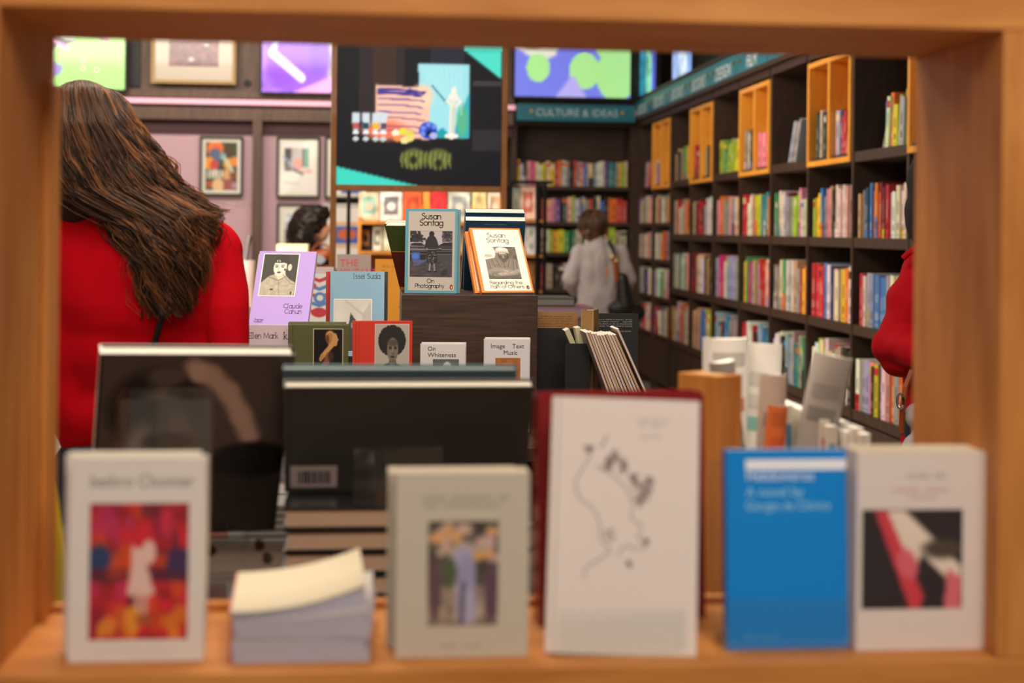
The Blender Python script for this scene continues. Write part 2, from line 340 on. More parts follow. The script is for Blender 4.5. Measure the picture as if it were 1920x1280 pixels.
# ================================================================== THE SETTING
random.seed(7)
YB = 12.7                                       # back wall
XR = 2.30                                       # fronts of the wall bookcase
def struct(name, mat, *a):
    o = boxo(name, mat, None, *a); o['kind'] = 'structure'; return o
struct('floor', M['floor'], -4.2, 3.2, -1.5, 13.4, -.05, 0)
struct('ceiling', M['ceil'], -4.2, 3.2, 3.4, 13.4, 3.35, 3.45)
struct('wall_back', M['timber'], -4.2, 3.2, YB+.42, YB+.5, 0, 3.35)
struct('wall_right', M['dark'], XR+.42, XR+.5, 2.5, 13.4, 0, 3.35)
struct('wall_left', M['pink'], -4.2, -4.1, -1.5, 13.4, 0, 3.35)
# back wall: timber framing with pink panels (all one built wall)
def zc(py, px=560): return P(px, py, YB).z
def xc(px, py=300): return P(px, py, YB).x
wl = thing('wall_panelling', 'dark brown timber framework with dusty pink panels along the back wall', 'wall panelling')
m = MB(); m.box(-4.1, xc(622), YB+.02, YB+.08, 0, zc(250), ); m.build('pink_panel', M['pink'], wl)
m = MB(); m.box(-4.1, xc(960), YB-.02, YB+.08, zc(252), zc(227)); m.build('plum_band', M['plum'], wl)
m = MB(); m.box(-4.1, xc(960), YB-.10, YB+.06, zc(229), zc(205)); m.build('rail', M['timber'], wl)
m = MB(); m.box(-4.1, xc(960), YB-.06, YB+.06, zc(189), zc(60)); m.box(-4.1, xc(960), YB-.12, YB-.04, zc(189), zc(176)); m.build('upper_board', M['timber'], wl)
m, nt, b = base('lit_pink_strip', (.93, .72, .78), .5); b.inputs['Emission Color'].default_value = (*lin((.95, .66, .74)), 1); b.inputs['Emission Strength'].default_value = .5; M['pinkstrip'] = m
q = MB(); q.box(-4.1, xc(962), YB-.16, YB-.12, zc(201), zc(192)); q.box(xc(1184), xc(1194), YB-.16, YB-.12, zc(209), zc(199)); q.build('light_strip', M['pinkstrip'], wl)
for px in (484, 238, 20):
    q = MB(); x = xc(px); q.box(x-.04, x+.04, YB-.12, YB+.06, 0, zc(229)); q.build('upright', M['timber'], wl)
q = MB(); x = xc(254); q.box(x-.045, x+.045, YB-.09, YB-.05, zc(170), zc(60)); q.build('black_slot', M['black'], wl)
q = MB(); text2(q, 'CARDS   ART', xc(420), zc(390, 420), .085, YB+.018, (.72, .58, .62)); q.build('lettering', M['paper'], wl)
q = MB(); q.tube([(xc(464), YB-.065, zc(160)), (xc(464), YB-.05, zc(160))], .035, 16); q.build('round_fitting', M['metal'], wl)
# framed posters and screens on the back wall
def framed(name, label, a, b, c, d, art, fw=.02, fcol=(.16, .19, .15), mount=(.90, .88, .82), mb=.03, cat='poster', group=None, Y=YB, mat='gloss', n=(40, 52), y0=.0):
    x0, x1, z0, z1 = rect(a, b, c, d, Y); o = thing(name, label, cat, Matrix.Translation(((x0+x1)/2, Y-y0, z0)), group)
    W, H = (x1-x0)/2, z1-z0
    f = MB(); t = .03
    for bx in ((-W, -W+fw, 0, H), (W-fw, W, 0, H), (-W+fw, W-fw, 0, fw), (-W+fw, W-fw, H-fw, H)): f.box(bx[0], bx[1], -t, 0, bx[2], bx[3], fcol)
    f.build('frame', M['matte'], o)
    p = MB(); p.box(-W+fw, W-fw, -t*.5, 0, fw, H-fw, mount)
    pc = Pic(n[0], n[1], mount); art(pc); p.pic(-W+fw+mb, W-fw-mb, fw+mb, H-fw-mb, -t*.5-.001, pc.a); p.build('print', M[mat], o)
    return o
def art_flowers(p):
    p.a[:] = hx('2c4038'); p.noise(.5, 3)
    rr = random.Random(4)
    for x, y, r, c in ((.3, .86, .26, 'f07a3c'), (.35, .84, .12, 'e8603a'), (.75, .84, .18, '4a3a18'), (.3, .72, .2, '5a6a88'), (.55, .7, .1, '8ab0b0'), (.1, .56, .18, 'f09a28'), (.28, .52, .14, 'c84a4a'), (.72, .55, .16, 'e8a838'), (.92, .6, .14, 'e88a3a'), (.3, .36, .1, 'b8b0a0'), (.68, .32, .16, 'd8a878'), (.9, .32, .14, '7a4a22'), (.4, .1, .2, 'e8c090'), (.12, .12, .1, 'b85a28'), (.75, .1, .18, 'a0524a'), (.92, .1, .1, 'b088a0')):
        p.ell(x, y, r, r*.75, c, .3)
    p.line((.6, .66), (.85, .4), .03, 'c8d8c8'); text = [(.08, .36), (.2, .4), (.12, .32), (.24, .34)]
    for k in range(5): p.line((.08+.1*k, .26), (.11+.1*k, .4), .022, 'e8e2d0')
def art_hand(p):
    p.a[:] = hx('efece4'); p.rect(.08, .42, .3, .88, '2a2628'); p.rect(.3, .46, .62, .88, 'bcb4b8'); p.rect(.6, .5, .7, .88, '40363c'); p.rect(.68, .5, .82, .88, '2aa08c')
    p.ell(.48, .56, .14, .13, 'd89078', .3); p.line((.08, .7), (.4, .46), .025, '98a0d0'); p.line((.34, .46), (.62, .38), .03, '3a2e2a'); p.rect(.6, .4, .88, .47, 'e8a8a8'); p.rect(.1, .18, .5, .2, '9a968e'); p.rect(.1, .1, .2, .11, '9a968e')
def art_still(p):
    p.a[:] = hx('d8dce4'); p.rect(0, 0, 1, .62, '5c5a58'); p.noise(.2, 5); p.ell(.6, .8, .4, .1, 'e6ecf6', .5)
def art_yb(p):
    p.a[:] = hx('f0efe8'); p.rect(.35, .5, 1, 1, 'e8c020'); p.rect(.35, 0, 1, .5, '3864c0')
framed('poster', 'small framed poster of orange flowers and leaves over white lettering', 375, 256, 456, 367, art_flowers)
framed('poster', 'white framed poster with a pink hand on grey and teal stripes', 519, 257, 600, 371, art_hand, mb=.02)
framed('poster', 'framed print with grey lower half, partly behind the curly head', 519, 382, 601, 497, art_still, mb=.05)
framed('poster', 'narrow poster with yellow over blue block beside the big screen frame', 609, 257, 690, 373, art_yb)
def art_gallery(p):
    p.a[:] = hx('7a4c55'); p.noise(.25, 8, (14, 10)); rr = random.Random(3)
    for k in range(26): p.ell(rr.random(), rr.random(), .03, .035, rr.choice(['a86a50', '5c3c54', '9a7468', '8c5a3c']), .5)
    for x, y in ((.42, .9), (.75, .62), (.45, .2)): p.ell(x, y, .05, .05, 'f2ece6', .6)
framed('framed_artwork', 'large maroon abstract print in pale mount high on back wall', 289, 30, 446, 160, art_gallery, mb=.12, fw=.03, fcol=(.72, .60, .42), mount=(.80, .76, .68), cat='framed picture', y0=.13)
def scr(name, label, a, b, c, d, art, mat='screen', Y=YB-.19, n=(70, 50)):
    x0, x1, z0, z1 = rect(a, b, c, d, Y); o = thing(name, label, 'screen', Matrix.Translation(((x0+x1)/2, Y, z0)))
    W, H = (x1-x0)/2, z1-z0
    boxo('casing', M['black'], o, -W-.02, W+.02, .0, .05, -.02, H+.02)
    p = MB(); pc = Pic(n[0], n[1], '000000'); art(pc); p.pic(-W, W, 0, H, -.002, pc.a); p.build('display', M[mat], o); return o
def art_s1(p):
    p.a[:] = hx('8f86c8'); p.ell(.35, .8, .4, .25, '3a3a48', .2); p.ell(.42, .82, .12, .1, 'c8dcd0', .2)
    for x, y, r in ((.75, .35, .3), (.5, .45, .2), (.92, .7, .16), (.6, .75, .14), (.3, .5, .11), (.9, .2, .25), (.28, .1, .08), (.5, .15, .2)): p.ell(x, y, r, r*1.3, '9edb7e', .03)
    p.path([(0, .95), (.15, .75), (.38, .6)], .03, 'e090c8'); p.path([(.72, 1), (.8, .75)], .03, 'd878c0')
    for k in range(5): p.line((.62, .98-k*.04), (.72, .96-k*.04), .008, '20302c')
    for x, y in ((.55, .42), (.7, .28), (.55, .3)): p.ell(x, y, .025, .03, 'd890b0')
def art_s2(p):
    p.a[:] = hx('8a5ad8'); p.rect(.84, .2, 1, 1, '9a9a98'); p.noise(.25, 4); p.ell(.45, .5, .4, .55, '7a3fd8', .2); p.line((.22, 1), (.14, .6), .05, 'b8c8f0'); p.line((.12, .55), (.5, .2), .06, 'efe6ee'); p.poly([(.4, 0), (1, .28), (1, .1), (.85, 0)], 'd890d8'); p.ell(.72, .55, .12, .3, '6a30c0', .4)
def art_s3(p):
    p.a[:] = hx('6f78dc'); p.poly([(0, 1), (0, .65), (.2, .45), (.35, .55), (.42, 1)], 'd6d6cc'); p.ell(.15, .8, .1, .15, '8a8458', .5)
    for x, y, r in ((.2, .38, .1), (.6, .35, .13), (.88, .3, .18), (.85, .75, .16), (.97, .6, .1)): p.ell(x, y, r, r*1.9, 'a0dc8c', .02)
    p.poly([(.35, 0), (.5, .3), (.62, 0)], 'a9a4e4'); p.poly([(.5, 1), (.7, .8), (.72, 1)], 'c8c4e8')
scr('screen', 'bright screen of lime green circles on mauve above the long-haired customer', 60, 40, 234, 166, art_s1)
scr('screen', 'bright screen showing a purple sleeve and pale arm', 492, 40, 640, 173, art_s2)
scr('screen', 'bright blue and green bubble screen above the CULTURE sign', 966, 40, 1182, 182, art_s3)
# ------------------------------------------------------------------ big screen in an oak stand
YS = 6.4
x0, x1, z0, z1 = rect(632, 92, 940, 348, YS); z1 += .45
o = thing('screen_stand', 'large dark screen in a brown oak frame showing paint tubes and canvases', 'screen', Matrix.Translation(((x0+x1)/2, YS, 0)))
W = (x1-x0)/2; fw = .026
for sx in (-1, 1):
    q = MB(); a, b = sorted((sx*W, sx*(W+fw))); q.box(a, b, -.03, .05, 0, z1+fw); q.build('upright', M['frame_wood'], o, .002)
for za in (z0-fw, z1): q = MB(); q.box(-W, W, -.03, .05, za, za+fw); q.build('cross_rail', M['frame_wood'], o, .002)
boxo('foot_board', M['frame_wood'], o, -W-.03, W+.03, -.22, .24, 0, .03)
boxo('casing', M['black'], o, -W, W, .0, .045, z0, z1)
def art_big(p):
    hv = (z1-z0); kv = (hv-.45)/hv/256; f = lambda py: (348-py)*kv; g = lambda px: (px-632)/308
    E = lambda px, py, rx, ry, c, *a: p.ell(g(px), f(py), rx/308, ry*kv, c, *a)
    p.a[:] = hx('14151c'); p.rect(g(672), f(250), g(757), 1, '33282e', .8); p.rect(g(700), f(200), g(740), 1, '463022', .7); p.rect(g(885), f(160), 1, f(150), '3a3840'); p.rect(g(885), f(280), 1, f(240), '2c2a30')
    p.rect(g(805), f(124), g(868), 1, '2a2c3c', .8)
    p.poly([(g(868), f(92)), (1, f(92)), (1, f(146))], '4fe0cf'); p.rect(g(868), f(92), 1, 1, '4fe0cf'); p.poly([(0, f(348)-.02), (0, f(314)), (g(781), f(348)), (g(781), 0)], '3fd8c8')
    p.poly([(g(782), f(120)), (g(879), f(120)), (g(879), f(257)), (g(790), f(257))], '9fe4f0'); p.poly([(g(845), f(257)), (g(879), f(170)), (g(879), f(257))], '2fb0c4'); E(866, 225, 10, 30, '58b890', .6); p.poly([(g(803), f(257)), (g(830), f(238)), (g(845), f(257))], '18a0b0')
    for k in range(9): p.line((g(790+9*k), f(125)), (g(800+8*k), f(150+8*k)), .004, 'c8f2f6', .9, .5)
    p.poly([(g(704), f(160)), (g(804), f(165)), (g(804), f(262)), (g(704), f(255))], 'f6c4b0'); E(722, 246, 40, 18, 'f07c5c', .7); E(790, 180, 20, 20, 'ffd8b8', .8)
    for k, yy in enumerate((169, 173, 177, 186, 198, 210, 222, 236, 246)): p.path([(g(708), f(yy)), (g(735), f(yy+(1 if k % 2 else -1))), (g(765), f(yy+1)), (g(796-4*(k % 3)), f(yy+4))], .0045 if k < 3 else .0028, '4c3c96' if k < 6 else '8a4a70')
    E(767, 171, 7, 4, '38308a', .4)
    p.line((g(809), f(160)), (g(836), f(192)), .004, '187a8c')
    E(850, 168, 5, 6, 'f6f0e2', .2); E(849, 180, 9, 7, 'f6f0e4', .2); p.path([(g(842), f(184)), (g(836), f(190)), (g(846), f(195))], .005, 'f6f0e4'); p.path([(g(856), f(182)), (g(862), f(190)), (g(854), f(198))], .005, 'f6f0e4'); p.line((g(850), f(186)), (g(847), f(198)), .009, 'f0e8d8'); p.line((g(845), f(198)), (g(843), f(250)), .0055, 'f0e8d8'); p.line((g(850), f(198)), (g(850), f(250)), .0055, 'e0d4bc'); E(846, 254, 13, 5, 'fff6ea')
    for px, c in ((667, 'c05860'), (686, '204858'), (704, 'e8c020'), (718, '604858')):
        p.poly([(g(px-8), f(212)), (g(px+8), f(212)), (g(px+5), f(246)), (g(px-5), f(246))], 'cfe0ec'); p.rect(g(px-5), f(243), g(px+5), f(231), c); E(px, 250, 6, 4, 'e8f4fa'); E(px, 262, 6, 4, 'c8d4dc')
    for px, py, c in ((742, 250, 'f2f2dc'), (755, 247, 'e6e04a'), (768, 252, 'dcd850'), (745, 260, 'f09050'), (758, 264, 'f4e6a0'), (768, 260, 'e8dc80')): E(px, py, 8, 6, c)
    E(802, 244, 17, 16, '1c40c8', .1); E(805, 250, 6, 6, '0a1030', .2)
    for px, py in ((793, 240), (803, 233), (814, 237), (792, 251)): E(px, py, 5, 5, '7090e8', .3)
    E(812, 254, 7, 6, 'b0b8f0')
    for px in (776, 822): E(px, 297, 24, 19, '5e6632', .35)
    for k in range(11): x_ = 754+9*k; d_ = abs(x_-799)/45; p.path([(g(x_), f(284+4*d_)), (g(x_-2), f(300)), (g(x_-1+2*d_), f(318-9*abs(.5-d_)))], .0035, '94a052', .7, .7)
    for px, py in ((775, 300), (822, 306)): E(px, py, 6, 8, '1e2818', .5)
q = MB(); pc = Pic(150, 190, '101018'); art_big(pc); q.pic(-W, W, z0, z1, -.003, pc.a); q.build('display', M['bigscreen'], o)
# ------------------------------------------------------------------ wall bookcase along +X, spines towards the aisle
def Yw(px, X=XR): return PX(px, 430, X).y
edge = [Yw(p) for p in (1703, 1596, 1510.5, 1441.5, 1382.5, 1333.5, 1290, 1256.5, 1222, 1194)]
cw = (edge[9]-edge[0])/9
edge = [edge[0]+cw*k for k in range(-1, 10)]          # edge[0..10], bay k between edge[k], edge[k+1]
S = [CAMZ+.396, CAMZ-.021, CAMZ-.445, CAMZ-.857]      # tops of the four shelf boards
TOPZ = CAMZ+.985; TH = .05; D = .36
nearname = ['the bay beside the red coat', 'last bay before the red coat', 'bay next to the red-coat bay', 'third bay from the red coat', 'fourth bay from the red coat', 'middle bay', 'fourth bay from the corner', 'third bay from the corner', 'second bay from the corner', 'corner bay']
bayword = ['hidden', 'eighth', 'seventh', 'sixth', 'fifth', 'fourth', 'third', 'second', 'first', 'corner']
FARS = [CAMZ+.396, CAMZ+.07, CAMZ-.235, CAMZ-.545, CAMZ-.857]
bayname = {1: 'ninth', 2: 'eighth', 3: 'seventh', 4: 'sixth', 5: 'fifth', 6: 'fourth', 7: 'third', 8: 'second', 9: 'first'}
for k in range(10):
    y0, y1 = edge[k], edge[k+1]
    lab = ('dark wood bookcase bay running along the wall, %s from the corner' % bayname[k]) if k else 'dark wood bookcase bay mostly hidden behind the oak upright'
    o = thing('bookcase_bay', lab, 'bookcase', Matrix.Translation((XR, y0, 0)), 'bays of the wall bookcase')
    h = y1-y0
    sh = FARS if k >= 8 else S
    boxo('side_panel', M['dark_v'], o, 0, D+.04, 0, .026, 0, TOPZ)
    if k == 9: boxo('side_panel', M['dark_v'], o, 0, D+.04, h-.026, h, 0, TOPZ)
    boxo('back_panel', M['dark'], o, D, D+.04, .026, h, 0, TOPZ)
    for z in sh: boxo('shelf', M['dark'], o, .004 if k < 8 else .02, D, .026, h, z-(TH if k < 8 else .035), z, bevel=.002)
    boxo('top_board', M['dark'], o, -.01, D, .026, h, TOPZ-.06, TOPZ)
    for zz, nm in ((.10, 'plinth_drawer'),): boxo(nm, M['dark'], o, .006, .03, .03, h-.004, zz, sh[-1]-(TH if k < 8 else .035)-.01, bevel=.002)
    if k in (0, 2, 4, 6, 8):
        q = MB(); z0, z1 = S[0]-.045, CAMZ+.905; t = .028; X0, X1 = -.012, D-.02
        q.box(X0, X1, .028, h-.002, z0, z0+t); q.box(X0, X1, .028, h-.002, z1-t, z1); q.box(X0, X1, .028, .028+t, z0+t, z1-t); q.box(X0, X1, h-.002-t, h-.002, z0+t, z1-t)
        q.box(X0, X1, h/2-t/2, h/2+t/2, z0+t, z1-t); q.box(X1-.01, X1, .028+t, h-t, z0+t, z1-t)
        q.build('plywood_insert', M['insert'], o, .002)
# cornice and its teal signs
o = thing('bookcase_cornice', 'long dark wood cornice board above the wall bookcase signs', 'cornice', Matrix.Translation((XR, edge[0], 0)))
boxo('board', M['dark'], o, .0, D+.04, 0, edge[10]-edge[0], CAMZ+1.17, CAMZ+1.20); boxo('lower_rail', M['dark'], o, -.04, .0, 0, edge[10]-edge[0], TOPZ-.01, TOPZ+.02)
boxo('backing', M['dark'], o, .02, D, 0, edge[10]-edge[0], TOPZ, CAMZ+1.17)
signtxt = ['ART', 'MUSIC', 'FILM', 'PHOTO', 'DESIGN', 'STYLE', 'FICTION', 'IDEAS', 'TRAVEL', 'ESSAYS']
for k in range(1, 10):
    y0, y1 = edge[k], edge[k+1]
    s = thing('shelf_sign', 'teal sign board with pale lettering over the %s bay from the corner' % bayname[k], 'sign', Matrix.Translation((XR-.035, (y0+y1)/2, TOPZ+.002)) @ Matrix.Rotation(R(-90), 4, 'Z') @ Matrix.Rotation(R(-4), 4, 'X'), 'teal signs above the wall bookcase')
    W = cw/2-.008; boxo('board', M['teal'], s, -W, W, 0, .018, 0, .165, bevel=.002)
    q = MB(); text2(q, {3: 'ART', 4: 'FILM', 5: 'DESIGN'}.get(k, 'BOOKS'), 0, .035, .125, -.001, (.92, .96, .96)); q.build('lettering', M['paper'], s)
    for sx in (-1, 1): q = MB(); q.tube([(sx*(W-.07), -.015, .10), (sx*(W-.07), .0, .10)], .012, 12); q.build('fixing', M['brass'], s)
# lit screens high on that wall, seen edge-on
for a, b, c in ((1197, 1226, ('3a9ab8', '8adcb0', '5a60d0')), (1258, 1293, ('8f9ef0', 'c8d0ff', '6f88f0'))):
    ya, yb = Yw(b, XR+.1), Yw(a, XR+.1)
    s = thing('screen', 'slim bright %s screen high above the teal signs' % ('green and blue' if a < 1200 else 'pale violet'), 'screen', Matrix.Translation((XR+.10, (ya+yb)/2, CAMZ+1.25)) @ Matrix.Rotation(R(-90), 4, 'Z'))
    W = abs(yb-ya)/2; pc = Pic(24, 30, c[0]); pc.rect(.4, 0, .75, 1, c[1]); pc.rect(.75, 0, 1, 1, c[2]); pc.noise(.3, a)
    boxo('casing', M['black'], s, -W-.02, W+.02, 0, .04, -.02, .72); q = MB(); q.pic(-W, W, 0, .7, -.002, pc.a); q.build('display', M['screen'], s)
# ------------------------------------------------------------------ shelf books
PAL = {'w': 'dcd6cc', 'c': 'd9c8a4', 'k': '26221f', 'd': '4a3326', 'g': '9a958c', 's': '9aa4b4', 'r': 'c02430', 'R': '7c1a26', 'o': 'dc6a28', 'y': 'd8bc28', 'l': 'a0b838', 'n': '3f9058', 'N': '22402e', 't': '3a8088',
       'b': '3f78b8', 'B': '22406e', 'p': 'e0909c', 'm': 'd8246e', 'v': '7a5aa0', 'h': 'a8a4c8', 'a': 'c0986c', 'x': 'b8483c'}
CN = {'w': 'white', 'c': 'cream', 'k': 'black', 'd': 'brown', 'g': 'grey', 's': 'silver-blue', 'r': 'red', 'R': 'maroon', 'o': 'orange', 'y': 'yellow', 'l': 'lime', 'n': 'green', 'N': 'dark green', 't': 'teal',
      'b': 'blue', 'B': 'navy', 'p': 'pink', 'm': 'magenta', 'v': 'purple', 'h': 'lilac', 'a': 'tan', 'x': 'brick-red'}
ORD = ['zeroth', 'first', 'second', 'third', 'fourth', 'fifth', 'sixth', 'seventh', 'eighth', 'ninth', 'tenth', 'eleventh', 'twelfth', 'thirteenth', 'fourteenth', 'fifteenth', 'sixteenth', 'seventeenth', 'eighteenth', 'nineteenth', 'twentieth', 'twenty-first', 'twenty-second', 'twenty-third', 'twenty-fourth', 'twenty-fifth', 'twenty-sixth', 'twenty-seventh', 'twenty-eighth', 'twenty-ninth', 'thirtieth'] + ['thirty-'+w for w in ('first', 'second', 'third', 'fourth', 'fifth', 'sixth', 'seventh', 'eighth', 'ninth')]
SB = []         # every shelf book: (size on the picture, matrix, t, h, d, colour code, label, group)
rs = random.Random(11)
def fill(spec, place, start, end, hmin, hmax, where, group, depth=(.15, .22), lean=None):
    """spec: one letter per book from one end to the other, dots are gaps; place(s) gives the foot matrix at distance s"""
    seq = list(spec)
    if not lean and (end-start)/len(seq) > .052: seq = [c for c0 in seq for c in ((c0, c0) if c0 != '.' else (c0,))]
    wts = [(.5 if c == '.' else rs.uniform(.7, 1.5)) for c in seq]; tot = sum(wts); n = 0; s = start
    for c, wt in zip(seq, wts):
        t = wt/tot*(end-start)
        if c != '.':
            n += 1; h = rs.uniform(hmin, hmax); dd = rs.uniform(*depth); a = (lean[n-1] if lean and n <= len(lean) else 0)
            mw = place(s, rs.uniform(0, .018)) @ Matrix.Rotation(R(a), 4, 'Y')
            lab = '%s %s book, %s along from far end, %s' % ('thick' if t > .045 else 'slim' if t < .026 else 'plain', CN[c], ORD[n], where)
            SB.append([mw, t*.97, h, dd, c, lab, group])
        s += t
def bay_place(k, z, rec=.012):
    y1 = edge[k+1]
    return lambda s, j: Matrix.Translation((XR+rec+j, y1-.03-s, z)) @ Matrix.Rotation(R(-90), 4, 'Z')
rows = {  # bay -> rows from top; top row separately
 1: ['.aBbooRrpwwgk', '.rwsbbswcx', 'wshpkyNwaogovs'],
 2: ['lybspadwwwcgo', 'rrxrbwBccayown', 'wwlclwcwrgkdka'],
 3: ['nwwsRgllpwgv', 'gggcnwscagryol', 'wwkssgtgnt'],
 4: ['rwwaytttov', 'ynrvadsrrwpw', 'rpwrkssbto'],
 5: ['poognpgwyb', 'smmwgshhstv', 'shkbggn'],
 6: ['gRrkgwwc', 'Racwkadg', 'caabbywyw'],
 7: ['cgarwtcaorg', 'gcskwnpg', 'acwogcw']}
for k, rr in rows.items():
    for r_, spec in enumerate(rr):
        z = S[r_+1]; u = {1: (.2, .27), 2: (.24, .29)}.get(r_+1, (.23, .31))
        fill(spec, bay_place(k, z), .0, cw-.04, u[0], u[1] if k > 1 else .26, '%s shelf in %s bay from corner' % (['second', 'third', 'lowest'][r_], bayname[k]), 'books in the wall bookcase')
for k, rr in {8: ['crgwtaog', 'wgworgng', 'gwnncwpg', 'rRwtwpao'], 9: ['vcggwgcpw', 'cgwcpogg', 'ggskvwcn', 'NRrawcpg']}.items():
    for r_, spec in enumerate(rr):
        z = FARS[r_+1]; fill(spec, bay_place(k, z), .0, cw-.03, .19, .235, '%s shelf in %s bay from corner' % (['second', 'third', 'fourth', 'lowest'][r_], bayname[k]), 'books in the wall bookcase')
g0 = 'books in the wall bookcase'
z0 = S[0]; zi = S[0]
def topfill(k, spec, a, b, h0, h1, lean=None, z=z0): fill(spec, bay_place(k, z, .004), a, b, h0, h1, 'top shelf in %s bay from corner' % bayname[k], g0, lean=lean)
topfill(1, 'gbwoylhl', .32, .66, .17, .25, [28, 0, 6, 0, 3, 8, 3, 0])
topfill(2, 'NwNk', .05, .31, .22, .25); topfill(2, 'hBrrpx', .36, .64, .19, .23, [0, 0, 0, 0, 14, 16])
topfill(3, 'sgws', .27, .42, .24, .26, [26, 25, 24, 24])
topfill(4, 'gwkk', .05, .3, .22, .25); topfill(4, 'ppmp', .37, .62, .18, .26, [0, 0, 0, 18])
topfill(5, 'lnlly', .1, .58, .2, .23, [0, 0, 16, 16, 18])
topfill(6, 'rxk', .06, .3, .2, .24); topfill(6, 'gdkw', .38, .62, .19, .24, [0, 0, 0, 10])
topfill(7, 'aNanyy', .12, .62, .19, .26); topfill(8, 'wvh', .03, .3, .17, .2); topfill(9, 'hpx', .25, .5, .2, .24, [12, 14, 15])
# ------------------------------------------------------------------ bookcase on the back wall under the CULTURE sign
bx0, bx1 = xc(958), xc(1186)
bz = [P(1070, y, YB).z for y in (349, 416, 473, 541, 604)]
o = thing('wall_bookcase', 'dark wood bookcase on the back wall under the CULTURE sign', 'bookcase', Matrix.Translation((bx0, YB, 0)))
W = bx1-bx0; tz = P(1070, 232, YB).z
for a, b in ((0, .05), (W-.02, W+.06)): boxo('side_panel', M['dark_v'], o, a, b, 0, .38, 0, zc(60, 1070))
boxo('back_panel', M['dark'], o, .05, W-.02, .36, .40, 0, zc(60, 1070))
for z in bz: boxo('shelf', M['dark'], o, .05, W-.02, .004, .36, z-.035, z)
boxo('top_board', M['dark'], o, .05, W-.02, .0, .36, tz-.02, tz+.05); boxo('upper_board', M['dark'], o, .05, W-.02, .02, .06, tz+.05, zc(60, 1070))
boxo('plinth', M['dark'], o, .05, W-.02, .01, .04, .08, bz[-1]-.05)
s = thing('shelf_sign', 'long teal sign board reading CULTURE & IDEAS above the back bookcase', 'sign', Matrix.Translation(((xc(965)+xc(1182))/2, YB-.24, P(1073, 227, YB-.24).z)))
W2 = (xc(1182)-xc(965))/2; Hs = P(1073, 196, YB-.24).z-P(1073, 227, YB-.24).z
boxo('board', M['teal'], s, -W2, W2, 0, .19, 0, Hs, bevel=.003)
q = MB(); text2(q, 'CULTURE & IDEAS', 0, Hs*.3, Hs*.62, -.002, (.75, .84, .86)); q.build('lettering', M['paper'], s)
for sx in (-1, 1): q = MB(); q.tube([(sx*(W2-.12), -.015, Hs*.55), (sx*(W2-.12), .0, Hs*.55)], .016, 12); q.build('fixing', M['brass'], s)
for r_, (spec, w_) in enumerate((('ywk.pmpcwy.cyxowsk.xgpbsctwwwv.ttaylc', 'top'), ('kbsk.ttxppv.Nclw.hgxN.wbkoorx', 'second'), ('gak.xcclyyn.nc.nycac.lgc', 'third'), ('rk.rg.kwgr.ckgt', 'fourth'))):
    fill(spec, lambda s_, j, z=bz[r_]: Matrix.Translation((bx0+.06+s_, YB+.03+j, z)), 0, W-.1, .19, .235, '%s shelf of back bookcase' % w_, 'books in the back bookcase')
# choose the ones that show largest, the rest become one mass
def shelf_book_mesh(mb, t, h, d, code, r, mat=None):
    c = hx(PAL[code]); c = tuple(min(1, max(0, x*r.uniform(.88, 1.1))) for x in c); pg = (.86, .82, .74); tr = (lambda p: p) if mat is None else (lambda p: mat @ Vector(p))
    e = .003
    mb.box(0, t, 0, d, 0, h, cols=[c, c, c, c, c, c], mat=mat)
    def q(a, b, e0, f, col, y=-.0006): mb.face([tr((a, y, e0)), tr((b, y, e0)), tr((b, y, f)), tr((a, y, f))], col)
    mb.face([tr((e, e, h+.0004)), tr((t-e, e, h+.0004)), tr((t-e, d, h+.0004)), tr((e, d, h+.0004))], pg)
    lum = sum(c)/3; ink = (.93, .9, .84) if lum < .5 else (.15, .13, .14); alt = hx(PAL[r.choice('wkrbyocg')]); ink = tuple(a*.5+b*.5 for a, b in zip(ink, c))
    st = r.random()
    if st < .16: q(0, t, h*.78, h*.92, alt)
    if st > .88: q(0, t, 0, h*r.uniform(.15, .4), alt)
    a, b = r.uniform(.35, .5), r.uniform(.6, .75); q(t*.35, t*.62, h*a, h*b, ink)
    if r.random() < .6: q(t*.3, t*.7, h*.16, h*.3, ink)
    q(t*.3, t*.7, h*.05, h*.08, ink)
cpos = Vector((0, 0, CAMZ))
NBOOK = 235
def seen(b):
    p = b[0].translation; v = p-cpos
    wpx = b[1]*(abs(v.x) if abs((b[0].to_3x3() @ Vector((1, 0, 0))).y) > .5 else v.y)/v.y
    return wpx*b[2]/(v.y*v.y)
def hid(b):
    c = b[0] @ Vector((b[1]/2, 0, b[2]*.8)); l = R3.transposed() @ (c-cpos); px = 960+FPX*l.x/-l.z; py = HOR-FPX*l.y/-l.z
    return px, py
vis = []; 
for b in SB:
    px, py = hid(b); ok = px < 1700 and px > 955 and not (1640 < px and py > 560 and py < 690) and not (py > 690 and 1300 < px < 1500) and not (py > 740)
    b.append(ok); b.append(seen(b)*(1 if ok else .01)); 
order = sorted(range(len(SB)), key=lambda i: -SB[i][-1]); keep = set(order[:NBOOK])
rest = MB(); rb = random.Random(5)
for i, b in enumerate(SB):
    mw, t, h, d, code, lab, grp = b[:7]
    if i in keep:
        q = MB(); shelf_book_mesh(q, t, h, d, code, rb); ob = q.build('book', M['paper']); ob.matrix_world = mw; tag(ob, lab, 'book', grp)
    elif b[7] or True: shelf_book_mesh(rest, t, h, d, code, rb, mw)
ob = rest.build('shelved_books', M['paper']); tag(ob, 'remaining small books packed on the darker ends of the bookcase shelves', 'books', None, 'stuff')
print('SHELFBOOKS', len(SB))
